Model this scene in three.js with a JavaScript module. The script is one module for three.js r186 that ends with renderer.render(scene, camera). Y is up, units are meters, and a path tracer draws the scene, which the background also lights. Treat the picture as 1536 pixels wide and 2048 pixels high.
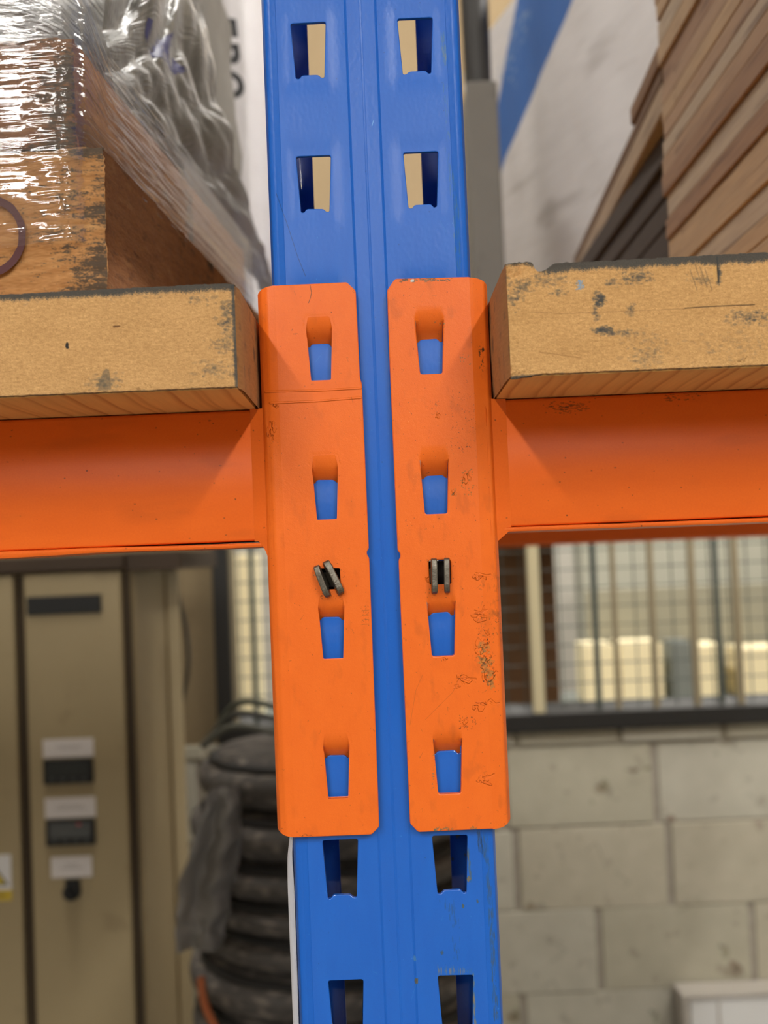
import * as THREE from 'three';
import { mergeGeometries, toCreasedNormals, mergeVertices } from 'three/addons/utils/BufferGeometryUtils.js';
import { RoundedBoxGeometry } from 'three/addons/geometries/RoundedBoxGeometry.js';
import { ImprovedNoise } from 'three/addons/math/ImprovedNoise.js';
import { RectAreaLightUniformsLib } from 'three/addons/lights/RectAreaLightUniformsLib.js';

// ---------------------------------------------------------------- camera, light, exposure
const scene = new THREE.Scene();
scene.background = new THREE.Color(0x000000);
const F = 2400, EYE = 1.75, DIST = F / 5400;              // focal length in pixels of the 1536 x 2048 frame; eye height; distance to the upright
const camera = new THREE.PerspectiveCamera(2 * Math.atan(1024 / F) * 180 / Math.PI, 0.75, 0.02, 60);
camera.position.set(0, EYE, DIST);
camera.rotation.order = 'YXZ';
camera.rotation.set(Math.atan(86 / F), 0, -2.35 * Math.PI / 180);
camera.focus = 0.44;
camera.userData.fStop = 11.5;
camera.updateMatrixWorld(true);
const renderer = new THREE.WebGLRenderer({ antialias: true });
renderer.toneMapping = THREE.LinearToneMapping;
renderer.toneMappingExposure = 0.418;
renderer.shadowMap.enabled = true;
RectAreaLightUniformsLib.init();
const LAMPS = [];                                          // x, z, ceiling lamps of the aisle in front and of the bay behind
for (const z of [3.5, 5.3, 7.1, 8.9, 10.7]) for (const x of [-1.45, 1.45]) LAMPS.push([x, 4.05, z, 138]);
LAMPS.push([-0.6, 4.05, -1.3, 64], [1.9, 4.05, -1.3, 240]);
LAMPS.push([0, 4.05, -4.6, 150], [2.4, 4.05, -4.6, 150], [0, 4.05, -7, 120], [2.4, 4.05, -7, 120]);
const LAMP_W = 0.2, LAMP_D = 1.6, LAMP_COLOR = new THREE.Color().setRGB(1.0, 0.965, 0.91);

// ---------------------------------------------------------------- helpers
let seed = 7;
const rnd = () => { seed |= 0; seed = seed + 0x6D2B79F5 | 0; let t = Math.imul(seed ^ seed >>> 15, 1 | seed); t = t + Math.imul(t ^ t >>> 7, 61 | t) ^ t; return ((t ^ t >>> 14) >>> 0) / 4294967296; };
const rr = (a, b) => a + (b - a) * rnd();
const perlin = new ImprovedNoise();
const noise = (x, y, z = 0.37) => perlin.noise(x, y, z);
const fbm = (x, y, z = 0.37, o = 4) => { let s = 0, a = 0.5; for (let i = 0; i < o; i++) { s += a * perlin.noise(x, y, z + i * 7.1); x *= 2.03; y *= 2.03; a *= 0.5; } return s; };
// quick noise for textures, read from two tables that repeat every 32 units; z picks another place in the table
const NT = 1024, TN = new Float32Array(NT * NT), TF = new Float32Array(NT * NT);
{
  const G = 4096, gx = new Float32Array(G), gy = new Float32Array(G), P = new Uint16Array(G);
  for (let i = 0; i < G; i++) { const a = rnd() * 6.2832; gx[i] = Math.cos(a) * 1.25; gy[i] = Math.sin(a) * 1.25; P[i] = rnd() * G; }
  const tile = (step, amp, salt, out) => {                 // step: samples per unit
    const n = NT / step, h = (i, j) => (P[((i % n) * 131 + salt * 977) & 4095] + (j % n) * 29) & 4095;
    for (let j = 0; j < NT; j++) { const Y = j / step | 0, b = j / step - Y, v = b * b * (3 - 2 * b); for (let i = 0; i < NT; i++) {
      const X = i / step | 0, a = i / step - X, u = a * a * (3 - 2 * a), A = P[h(X, Y)] & 4095, B = P[h(X + 1, Y)] & 4095, C = P[h(X, Y + 1)] & 4095, D = P[h(X + 1, Y + 1)] & 4095;
      const n0 = gx[A] * a + gy[A] * b, n1 = gx[B] * (a - 1) + gy[B] * b, n2 = gx[C] * a + gy[C] * (b - 1), n3 = gx[D] * (a - 1) + gy[D] * (b - 1);
      out[j * NT + i] += amp * (n0 + (n1 - n0) * u + (n2 - n0) * v + (n0 - n1 - n2 + n3) * u * v);
    } }
  };
  tile(32, 1, 1, TN); tile(32, 0.5, 2, TF); tile(16, 0.25, 3, TF); tile(8, 0.125, 4, TF); tile(4, 0.0625, 5, TF);
}
const look = (T, x, y, z) => {
  x = (x + z * 37.71) * 32; y = (y + z * 11.37) * 32; const X = Math.floor(x), Y = Math.floor(y), a = x - X, b = y - Y, i = X & 1023, j = (Y & 1023) << 10, i1 = (X + 1) & 1023, j1 = ((Y + 1) & 1023) << 10;
  const p = T[j + i], q = T[j1 + i]; const m = p + (T[j + i1] - p) * a; return m + (q + (T[j1 + i1] - q) * a - m) * b;
};
const tn = (x, y, z = 0.37) => look(TN, x, y, z), tf = (x, y, z = 0.37) => look(TF, x, y, z);
const clamp = (x, a = 0, b = 1) => Math.min(b, Math.max(a, x));
const smooth = (a, b, x) => { const t = clamp((x - a) / (b - a)); return t * t * (3 - 2 * t); };
const M = 0.001;
function at(px, py, z) {                                   // a pixel of the frame, taken to the plane of that z
  const d = new THREE.Vector3((px - 768) / F, -(py - 1024) / F, -1).applyQuaternion(camera.quaternion);
  return camera.position.clone().addScaledVector(d, (z - DIST) / d.z);
}
const names = {};
function numbered(n) { const k = names[n] = (names[n] ?? -1) + 1; return k ? `${n}_${String(k).padStart(3, '0')}` : n; }
function tag(o, label, category, group) { o.userData.label = label; if (category) o.userData.category = category; if (group) o.userData.group = group; return o; }
function thing(name, label, category, pos = [0, 0, 0], turn = 0, group) {
  const o = new THREE.Group(); o.name = numbered(name); o.position.set(...pos); o.rotation.y = turn; scene.add(o);
  return tag(o, label, category, group);
}
function part(name, geo, mat, parent, label) {
  const m = new THREE.Mesh(Array.isArray(geo) ? mergeGeometries(geo.map(g => g.index ? g.toNonIndexed() : g)) : geo, mat);
  m.name = name; m.castShadow = m.receiveShadow = true; parent.add(m); if (label) m.userData.label = label; return m;
}
function struct(name, geo, mat) {
  const m = part(name, geo, mat, scene); m.userData.kind = 'structure'; return m;
}
const box = (x0, x1, y0, y1, z0, z1, r = 0) => {
  const g = r ? new RoundedBoxGeometry(x1 - x0, y1 - y0, z1 - z0, 2, r) : new THREE.BoxGeometry(x1 - x0, y1 - y0, z1 - z0);
  return boxUV(g.translate((x0 + x1) / 2, (y0 + y1) / 2, (z0 + z1) / 2));
};
function boxUV(g) {                                        // uv in metres, by the way each face looks
  const p = g.attributes.position, n = g.attributes.normal, uv = new Float32Array(p.count * 2);
  for (let i = 0; i < p.count; i++) {
    const ax = Math.abs(n.getX(i)), ay = Math.abs(n.getY(i)), az = Math.abs(n.getZ(i));
    const [u, v] = az >= ax && az >= ay ? [p.getX(i), p.getY(i)] : ax >= ay ? [p.getZ(i), p.getY(i)] : [p.getX(i), p.getZ(i)];
    uv[2 * i] = u; uv[2 * i + 1] = v;
  }
  g.setAttribute('uv', new THREE.BufferAttribute(uv, 2)); return g;
}
function planarUV(g, x0, y0, w, h) {
  const p = g.attributes.position, uv = new Float32Array(p.count * 2);
  for (let i = 0; i < p.count; i++) { uv[2 * i] = (p.getX(i) - x0) / w; uv[2 * i + 1] = (p.getY(i) - y0) / h; }
  g.setAttribute('uv', new THREE.BufferAttribute(uv, 2)); return g;
}
function smoothPoly(pts, r, n = 3) {                       // polygon with rounded corners; r a number or one per corner
  const out = [];
  pts.forEach((p, i) => {
    const a = pts[(i + pts.length - 1) % pts.length], b = pts[(i + 1) % pts.length], ri = Array.isArray(r) ? r[i] : r;
    const la = Math.hypot(a[0] - p[0], a[1] - p[1]), lb = Math.hypot(b[0] - p[0], b[1] - p[1]), d = Math.min(ri, la * 0.45, lb * 0.45);
    if (d <= 0) { out.push(p); return; }
    const A = [p[0] + (a[0] - p[0]) * d / la, p[1] + (a[1] - p[1]) * d / la], B = [p[0] + (b[0] - p[0]) * d / lb, p[1] + (b[1] - p[1]) * d / lb];
    for (let k = 0; k <= n; k++) { const t = k / n, s = 1 - t; out.push([s * s * A[0] + 2 * s * t * p[0] + t * t * B[0], s * s * A[1] + 2 * s * t * p[1] + t * t * B[1]]); }
  });
  return out;
}
const shapeOf = pts => new THREE.Shape(pts.map(p => new THREE.Vector2(p[0], p[1])));
function plate(outline, holes, z0, z1, bevel = 0) {        // extruded flat piece in the xy plane, in metres
  const s = shapeOf(outline); for (const h of holes) s.holes.push(new THREE.Path(h.map(p => new THREE.Vector2(p[0], p[1]))));
  const g = new THREE.ExtrudeGeometry(s, { depth: z1 - z0 - 2 * bevel, bevelEnabled: bevel > 0, bevelThickness: bevel, bevelSize: bevel, bevelOffset: -bevel, bevelSegments: 2, curveSegments: 4 });
  return toCreasedNormals(g.translate(0, 0, z0 + bevel), 0.3);
}
function sheet(path, t, y0, y1, rows = 1) {                // a bent sheet: path of [x, z], thickness towards its left side; y0 and y1 numbers or functions of the path index
  const n = path.length, nrm = path.map((p, i) => { const a = path[Math.max(0, i - 1)], b = path[Math.min(n - 1, i + 1)], dx = b[0] - a[0], dz = b[1] - a[1], l = Math.hypot(dx, dz) || 1; return [-dz / l, dx / l]; });
  const lo = i => typeof y0 === 'function' ? y0(i) : y0, hi = i => typeof y1 === 'function' ? y1(i) : y1;
  const pos = [], idx = [], id = [];
  for (const side of [0, 1]) { id[side] = []; for (let i = 0; i < n; i++) { id[side][i] = []; for (let r = 0; r <= rows; r++) { id[side][i][r] = pos.length / 3; pos.push(path[i][0] + nrm[i][0] * t * side, lo(i) + (hi(i) - lo(i)) * r / rows, path[i][1] + nrm[i][1] * t * side); } } }
  const quad = (a, b, c, d) => idx.push(a, b, c, a, c, d);
  for (let i = 0; i < n - 1; i++) for (let r = 0; r < rows; r++) { quad(id[0][i][r], id[0][i + 1][r], id[0][i + 1][r + 1], id[0][i][r + 1]); quad(id[1][i + 1][r], id[1][i][r], id[1][i][r + 1], id[1][i + 1][r + 1]); }
  for (let i = 0; i < n - 1; i++) { quad(id[1][i][0], id[1][i + 1][0], id[0][i + 1][0], id[0][i][0]); quad(id[0][i][rows], id[0][i + 1][rows], id[1][i + 1][rows], id[1][i][rows]); }
  for (let r = 0; r < rows; r++) { quad(id[1][0][r], id[0][0][r], id[0][0][r + 1], id[1][0][r + 1]); quad(id[0][n - 1][r], id[1][n - 1][r], id[1][n - 1][r + 1], id[0][n - 1][r + 1]); }
  const g = new THREE.BufferGeometry(); g.setAttribute('position', new THREE.Float32BufferAttribute(pos, 3)); g.setIndex(idx); 
  return boxUV(toCreasedNormals(outward(g), 0.6));
}
function outward(g) {                                      // flips an indexed closed mesh whose faces look inwards
  const p = g.attributes.position, ix = g.index.array; let vol = 0; const A = new THREE.Vector3(), B = new THREE.Vector3(), C = new THREE.Vector3();
  for (let k = 0; k < ix.length; k += 3) { A.fromBufferAttribute(p, ix[k]); B.fromBufferAttribute(p, ix[k + 1]); C.fromBufferAttribute(p, ix[k + 2]); vol += A.dot(B.cross(C)); }
  if (vol < 0) for (let k = 0; k < ix.length; k += 3) { const s = ix[k]; ix[k] = ix[k + 2]; ix[k + 2] = s; }
  return g;
}
const arc = (cx, cz, r, a0, a1, n = 6) => Array.from({ length: n + 1 }, (_, k) => { const a = a0 + (a1 - a0) * k / n; return [cx + r * Math.cos(a), cz + r * Math.sin(a)]; });
function tube(points, r, seg = 40, rad = 8) { return new THREE.TubeGeometry(new THREE.CatmullRomCurve3(points), seg, r, rad); }
function grid(nu, nv, fn) {                                // a surface from fn(u, v) -> Vector3
  const pos = [], uv = [], idx = [];
  for (let j = 0; j <= nv; j++) for (let i = 0; i <= nu; i++) { const p = fn(i / nu, j / nv); pos.push(p.x, p.y, p.z); uv.push(i / nu, j / nv); }
  for (let j = 0; j < nv; j++) for (let i = 0; i < nu; i++) { const a = j * (nu + 1) + i; idx.push(a, a + 1, a + nu + 2, a, a + nu + 2, a + nu + 1); }
  const g = new THREE.BufferGeometry(); g.setAttribute('position', new THREE.Float32BufferAttribute(pos, 3)); g.setAttribute('uv', new THREE.Float32BufferAttribute(uv, 2)); g.setIndex(idx); g.computeVertexNormals(); return g;
}
// ---- textures
function canvas(w, h, bg) { const c = document.createElement('canvas'); c.width = w; c.height = h; const x = c.getContext('2d'); x.fillStyle = bg; x.fillRect(0, 0, w, h); return [c, x]; }
function perPixel(c, fn) {                                 // fn(x, y, [r, g, b]) changes the colour in place
  const x = c.getContext('2d'), d = x.getImageData(0, 0, c.width, c.height), a = d.data, q = new Float64Array(3);
  const w = c.width, h = c.height;
  for (let j = 0; j < h; j++) for (let i = 0; i < w; i++) { const k = 4 * (j * w + i); q[0] = a[k]; q[1] = a[k + 1]; q[2] = a[k + 2]; fn(i, j, q); a[k] = q[0]; a[k + 1] = q[1]; a[k + 2] = q[2]; }
  x.putImageData(d, 0, 0);
}
function tex(c, srgb = true, repeat) {
  const t = new THREE.CanvasTexture(c); if (srgb) t.colorSpace = THREE.SRGBColorSpace; t.wrapS = t.wrapT = THREE.RepeatWrapping; t.magFilter = THREE.LinearFilter;
  if (repeat) t.repeat.set(repeat[0], repeat[1]); return t;
}
const mix3 = (q, c, a) => { for (let i = 0; i < 3; i++) q[i] += (c[i] - q[i]) * a; };
function blot(x, cx, cy, r, style, n = 11, sx = 1, sy = 1, rough = 0.5) {      // an irregular filled spot
  x.fillStyle = style; x.beginPath();
  for (let k = 0; k < n; k++) { const a = k / n * 6.2832, q = r * (1 - rough + rough * 1.4 * rnd()); x[k ? 'lineTo' : 'moveTo'](cx + Math.cos(a) * q * sx, cy + Math.sin(a) * q * sy); }
  x.closePath(); x.fill();
}
function stroke(x, pts, w, style) { x.strokeStyle = style; x.lineWidth = w; x.lineCap = 'round'; x.lineJoin = 'round'; x.beginPath(); pts.forEach((p, i) => x[i ? 'lineTo' : 'moveTo'](p[0], p[1])); x.stroke(); }
const hex = (r, g, b) => new THREE.Color().setRGB(r / 255, g / 255, b / 255, THREE.SRGBColorSpace);
const std = o => new THREE.MeshStandardMaterial(o);
const phys = o => new THREE.MeshPhysicalMaterial(o);

// fine noise bump shared by painted metal: slight orange peel; one repeat is 60 mm
const [peelC] = canvas(512, 512, '#808080');
perPixel(peelC, (i, j, q) => { const v = 128 + 60 * tf(i / 22, j / 22, 1.3, 3) + 26 * tn(i / 4, j / 4, 4.4); q[0] = q[1] = q[2] = v; });
const peel = tex(peelC, false, [1 / 0.06, 1 / 0.06]);
// broad grime for roughness of paint

// ---------------------------------------------------------------- the building
const concreteC = canvas(512, 512, '#77736b')[0];
perPixel(concreteC, (i, j, q) => { const v = 40 * tf(i / 90, j / 90, 2.2, 5) + 12 * tn(i / 3, j / 3, 8.8); q[0] += v; q[1] += v; q[2] += v * 0.9; });
const mFloor = std({ map: tex(concreteC, true, [0.5, 0.5]), roughness: 0.75 });
const plasterC = canvas(512, 512, '#b9b4a8')[0];
perPixel(plasterC, (i, j, q) => { const v = 16 * tf(i / 70, j / 70, 5.2, 5) + 8 * tn(i / 3, j / 3, 3.1); q[0] += v; q[1] += v; q[2] += v; });
const mPlaster = std({ map: tex(plasterC, true, [0.6, 0.6]), roughness: 0.9 });
const mCeil = std({ color: hex(205, 203, 196), roughness: 0.9 });
const tanC = canvas(512, 512, '#a28d6c')[0];
perPixel(tanC, (i, j, q) => { const v = 10 * tf(i / 60, j / 200, 6.2, 4) + 5 * tn(i / 3, j / 3, 3.7); q[0] += v; q[1] += v; q[2] += v * 0.8; });
const mTan = std({ map: tex(tanC, true, [0.6, 0.6]), roughness: 0.8 });
const WZ = DIST - 3.15, WB = WZ - 0.2;                     // face and back of the partition wall
struct('floor', box(-5.2, 5.2, -0.15, 0, -9.2, 13.2), mFloor);
struct('ceiling', box(-5.2, 5.2, 4.4, 4.6, -9.2, 13.2), mCeil);
struct('wall_left', box(-5.2, -5, 0, 4.4, -9, 13), mPlaster);
struct('wall_right', box(5, 5.2, 0, 4.4, -9, 13), mPlaster);
const mFront = std({ map: tex(plasterC, true, [0.6, 0.6]), color: hex(104, 102, 98), roughness: 0.9 });
struct('wall_front', box(-5.2, 5.2, 0, 4.4, 13, 13.2), mFront);
struct('wall_far', box(-5.2, 5.2, 0, 4.4, -9.2, -9), mPlaster);

// the partition wall: laid blocks below the window, tan boarding beside and above it
const WL = -0.455, WR = 2.1, SILL = EYE - 0.478, WTOP = EYE + 0.42;
const wall = new THREE.Group(); wall.name = 'wall_back'; wall.userData.kind = 'structure'; scene.add(wall);
const mortarC = canvas(256, 256, '#9a9386')[0];
perPixel(mortarC, (i, j, q) => { const v = 16 * tf(i / 20, j / 20, 2.7, 4); q[0] += v; q[1] += v; q[2] += v; });
part('mortar', box(-5, 5, 0, SILL - 0.002, WB, WZ - 0.0035), std({ map: tex(mortarC, true, [3, 3]), roughness: 0.95 }), wall);
part('boarding', box(-5, WL, SILL, WTOP, WB, WZ - 0.004), std({ map: tex(tanC, true, [0.6, 0.6]), color: hex(196, 196, 190), roughness: 0.8 }), wall);
part('pier', box(WR, 5, SILL, WTOP, WB, WZ - 0.004), mPlaster, wall);
part('upper_boarding', box(-5, 5, WTOP, 4.4, WB, WZ - 0.004), mTan, wall);
const blockC = canvas(1024, 1024, '#b6b2a2')[0];
{
  const x = blockC.getContext('2d');
  const spots = [[420, 300], [530, 210], [250, 520], [700, 420], [760, 700], [300, 800], [900, 260], [140, 180], [620, 860], [480, 640]];
  for (const [a, b] of spots) { const n = 2 + (rnd() * 4 | 0); for (let k = 0; k < n; k++) blot(x, a + rr(-40, 40), b + rr(-40, 40), rr(6, 26), `rgba(${90 + rr(-12, 16)},${80 + rr(-10, 10)},${66 + rr(-12, 8)},${rr(0.18, 0.45)})`, 13, rr(0.7, 1.6), rr(0.7, 1.5), 0.6); }
  for (let k = 0; k < 26; k++) { const a = rr(0, 1024), b = rr(0, 1024); stroke(x, [[a, b], [a + rr(-30, 60), b + rr(-30, 30)], [a + rr(-20, 90), b + rr(-60, 60)]], rr(2, 7), `rgba(110,102,92,${rr(0.12, 0.3)})`); }
  perPixel(blockC, (i, j, q) => { const v = 12 * tf(i / 60, j / 60, 9.2, 5) + 8 * tn(i / 2.5, j / 2.5, 1.1), w = smooth(0.22, 0.4, tf(i / 45, j / 45, 3.9, 4)); q[0] += v; q[1] += v; q[2] += v; mix3(q, [140, 131, 118], w * 0.4); });
}
const blockT = tex(blockC, true, [1, 1]);
const mBlocks = [0xffffff, 0xf4f2ec, 0xfaf6f0].map(c => std({ map: blockT, color: c, roughness: 0.92 }));
{
  const BH = 0.2115, BW = 0.3965, y0 = EYE - 0.727;        // one bed joint at 0.727 below the eye; courses go up and down from it
  const rows = [[0, -0.115, 0.243], [1, 0.108, BH], [-1, 0.307, BH], [-2, 0.116, BH], [-3, 0.307, BH], [-4, 0.11, BH]];
  for (const [r, shift] of rows) {
    const yb = y0 + r * BH, yt = Math.min(yb + BH, SILL - 0.002);
    if (yt - yb < 0.03) continue;
    for (let k = -6; k < 6; k++) {
      const x0 = shift + k * BW; if (x0 < -2.1 || x0 > 2.1) continue;
      const jv = 0.008 + 0.003 * rnd(), jh = r === 0 || rnd() < 0.35 ? 0.004 : 0.0008;
      const g = box(x0 + jv, x0 + BW - jv, yb + jh, yt - jh, WZ - 0.05, WZ + rr(-0.0012, 0.0012), 0.0025);
      const uv = g.attributes.uv, du = rnd(), dv = rnd(); for (let i = 0; i < uv.count; i++) uv.setXY(i, uv.getX(i) + du, uv.getY(i) + dv);
      part('block', g, mBlocks[rnd() * 3 | 0], wall);
    }
  }
  // a thin broken course of pinkish stone chips under the sill
  for (let k = -6; k < 8; k++) { const x0 = 0.05 + k * 0.27; part('coping_stone', box(x0 + 0.006, x0 + 0.262, SILL - 0.034, SILL + 0.002, WZ - 0.06, WZ + 0.004 + rr(0, 0.003), 0.004), mBlocks[k & 1], wall); }
}

// window: dark frame, bars and wire mesh
const mDark = std({ color: hex(38, 36, 33), roughness: 0.6, metalness: 0.3 });
const win = new THREE.Group(); win.name = 'window_1'; win.userData.kind = 'structure'; scene.add(win);
part('window_sill', box(WL, WR, SILL + 0.003, SILL + 0.05, WB, WZ + 0.02, 0.004), mDark, win);
part('window_frame', [box(WL, WL + 0.04, SILL + 0.05, WTOP, WB + 0.05, WZ + 0.02, 0.003), box(WR - 0.04, WR, SILL + 0.05, WTOP, WB + 0.05, WZ + 0.02, 0.003), box(WL, WR, WTOP - 0.04, WTOP, WB + 0.05, WZ + 0.02, 0.003)], mDark, win);
const mBarBrown = std({ color: hex(136, 124, 98), roughness: 0.7 }), mBarDark = std({ color: hex(70, 76, 70), roughness: 0.6 }), mBarPale = std({ color: hex(196, 184, 148), roughness: 0.7 });
for (const [px, w, m] of [[1072, 0.03, mBarPale], [1194, 0.014, mBarDark], [1234, 0.014, mBarBrown], [1310, 0.016, mBarBrown], [1392, 0.018, mBarBrown], [1441, 0.014, mBarDark], [1480, 0.018, mBarBrown], [505, 0.014, mBarDark], [463, 0.02, mBarBrown], [1560, 0.016, mBarDark]]) {
  const X = at(px, 1260, WZ).x; part('bar', box(X - w / 2, X + w / 2, SILL - 0.012 * (m === mBarDark ? 0 : 1) + 0.05, WTOP - 0.04, WZ - 0.03, WZ - 0.03 + w, 0.002), m, win);
}
const wire = new THREE.CylinderGeometry(0.0019, 0.0019, 1, 6);
for (let k = 0; k < 17; k++) { const w = part('wire', wire, mBarDark, win); w.scale.set(1, WR - WL - 0.04, 1); w.rotation.z = Math.PI / 2; w.position.set((WL + WR) / 2, SILL + 0.07 + k * 0.05, WZ - 0.036); }
for (let k = 0; k < 40; k++) { const X = WL + 0.06 + k * 0.05; if (X > 1.15) break; const w = part('wire', wire, mBarDark, win); w.scale.set(1, WTOP - SILL - 0.06, 1); w.position.set(X, (WTOP + SILL) / 2, WZ - 0.042); }
const mPane = phys({ color: 0xffffff, transmission: 1, thickness: 0, roughness: 0.12, ior: 1.45 });

// ceiling lamps
const mHousing = std({ color: hex(220, 220, 215), roughness: 0.5 });
const mGlow = std({ color: 0xffffff, emissive: LAMP_COLOR, emissiveIntensity: 1 });
LAMPS.forEach(([x, y, z, power], i) => {
  const where = i < 10 ? `over the aisle before the rack, ${['nearest', 'second', 'middle', 'fourth', 'farthest'][i / 2 | 0]} of the ${['left', 'right'][i % 2]} row` : i < 12 ? `over the bay behind the rack, ${['left', 'right'][i - 10]} one` : `beyond the barred window, ${['near left', 'near right', 'far left', 'far right'][i - 12]} one`;
  const t = thing('ceiling_lamp', `long white ceiling lamp ${where}`, 'lamp', [x, y, z], 0, 'ceiling lamps');
  part('housing', box(-LAMP_W / 2 - 0.03, LAMP_W / 2 + 0.03, 0.012, 0.07, -LAMP_D / 2 - 0.03, LAMP_D / 2 + 0.03, 0.006), mHousing, t);
  const g = part('diffuser', box(-LAMP_W / 2, LAMP_W / 2, 0, 0.012, -LAMP_D / 2, LAMP_D / 2), std({ color: 0xffffff, emissive: LAMP_COLOR, emissiveIntensity: power * 0.5 }), t);
  for (const s of [-0.6, 0.6]) part('hanger', new THREE.CylinderGeometry(0.006, 0.006, 0.285, 8).translate(0, 0.21, s), mHousing, t);
  const l = new THREE.RectAreaLight(LAMP_COLOR, power, LAMP_W, LAMP_D); l.position.set(x, y - 0.01, z); l.rotation.x = -Math.PI / 2; scene.add(l);
});

// ---------------------------------------------------------------- the rack: blue frame
const CX = -1.2 * M, mm = v => v * M;
const S10 = 10000;                                         // canvas pixels per metre on the orange plates
const blueC = canvas(608, 2040, '#0c5fc4')[0], BX = -39.5 * M, BY = -192 * M, BWID = 76 * M, BHEI = 408 * M;
const bcv = (px, py) => { const p = at(px, py, 0); return [(p.x - BX) / BWID * 608, 2040 - (p.y - EYE - BY) / BHEI * 2040]; };
{
  const x = blueC.getContext('2d');
  perPixel(blueC, (i, j, q) => { const v = 5 * tf(i / 40, j / 160, 3.3, 4) + 3 * tn(i / 2, j / 2, 6.1); q[0] += v * 0.6; q[1] += v; q[2] += v; });
  for (let k = 0; k < 260; k++) blot(x, rr(0, 608), rr(0, 2040), rr(0.5, 1.6), `rgba(${rnd() < 0.5 ? '20,40,80' : '120,165,225'},${rr(0.25, 0.6)})`, 6);
  const rub = (pts, w, n, col) => { for (let k = 0; k < n; k++) { const t = rnd() * (pts.length - 1), i = Math.floor(t), f = t - i, p = bcv(pts[i][0] + (pts[i + 1][0] - pts[i][0]) * f + rr(-w, w), pts[i][1] + (pts[i + 1][1] - pts[i][1]) * f); blot(x, p[0], p[1], rr(1, 4), col(rr(0.15, 0.5)), 7, 0.6, rr(1, 4)); } };
  rub([[886, 70], [890, 130]], 4, 60, a => `rgba(96,116,138,${a})`);
  rub([[890, 170], [898, 330], [912, 420], [916, 540]], 6, 150, a => `rgba(84,110,140,${a * 0.8})`);
  rub([[970, 1670], [984, 1860], [992, 2040]], 5, 260, a => `rgba(70,82,104,${a})`);
  rub([[956, 1664], [962, 1700]], 4, 40, a => `rgba(40,56,80,${a})`);
  rub([[936, 1700], [942, 1760]], 2, 40, a => `rgba(100,92,80,${a})`);
  rub([[946, 1950], [950, 2045]], 2, 60, a => `rgba(140,118,92,${a})`);
  rub([[876, 1941], [942, 1943]], 1.5, 40, a => `rgba(150,120,110,${a})`);
  rub([[884, 1800], [905, 1820], [912, 1860], [915, 1920]], 9, 46, a => `rgba(52,76,116,${a})`);
  for (const [px, py, r, c] of [[832, 1962, 7, '96,84,66'], [926, 1812, 5, '84,86,74'], [829, 1918, 6, '70,120,180'], [955, 1802, 4, '70,82,96'], [884, 1905, 5, '60,82,110'], [938, 1758, 6, '120,104,80']]) { const p = bcv(px, py); blot(x, p[0], p[1], r, `rgba(${c},0.9)`, 10, 1, 1, 0.5); }
  stroke(x, [bcv(552, 386), bcv(575, 450), bcv(596, 515), bcv(611, 552)], 1.1, 'rgba(24,44,90,0.9)');
  stroke(x, [bcv(747, 240), bcv(744, 250)], 2, 'rgba(150,190,240,0.8)');
  for (let k = 0; k < 14; k++) { const a = rr(20, 580), b = rr(0, 2040); stroke(x, [[a, b], [a + rr(-20, 20), b + rr(-40, 40)]], 0.8, 'rgba(110,150,210,0.45)'); }
}
const blueB = canvas(304, 1020, '#808080')[0];              // the punched face: sunk a little round every slot, slight waviness
perPixel(blueB, (i, j, q) => {
  const X = (BX + (i + 0.5) / 304 * BWID) / M + 1.2, Y = (BY + BHEI - (j + 0.5) / 1020 * BHEI) / M; let h = 0;
  const k = Math.round((190.8 - Y) / 50.8), cy = 190.8 - k * 50.8;
  const dx = Math.max(0, Math.abs(Math.abs(X) - 19.8) - 6.4), dy = Math.max(0, Math.abs(Y - cy) - 10.2), d = Math.hypot(dx, dy * 0.55);
  h -= Math.exp(-((d / 3.2) ** 2)) * 0.9;
  h += 0.16 * tf(i / 60, j / 150, 2.2) + 0.05 * tn(i / 5, j / 5, 7.1);
  q[0] = q[1] = q[2] = 200 + h * 110;
});
const mBlue = phys({ map: tex(blueC), roughness: 0.33, specularIntensity: 0.75, bumpMap: tex(blueB, false), bumpScale: 0.0011, clearcoat: 0.35, clearcoatRoughness: 0.04 });
const mBlueIn = phys({ map: tex(blueC), roughness: 0.5 });
const rack = thing('rack_frame', 'tall blue perforated steel upright of the pallet rack between the two orange beams', 'rack frame');
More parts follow.
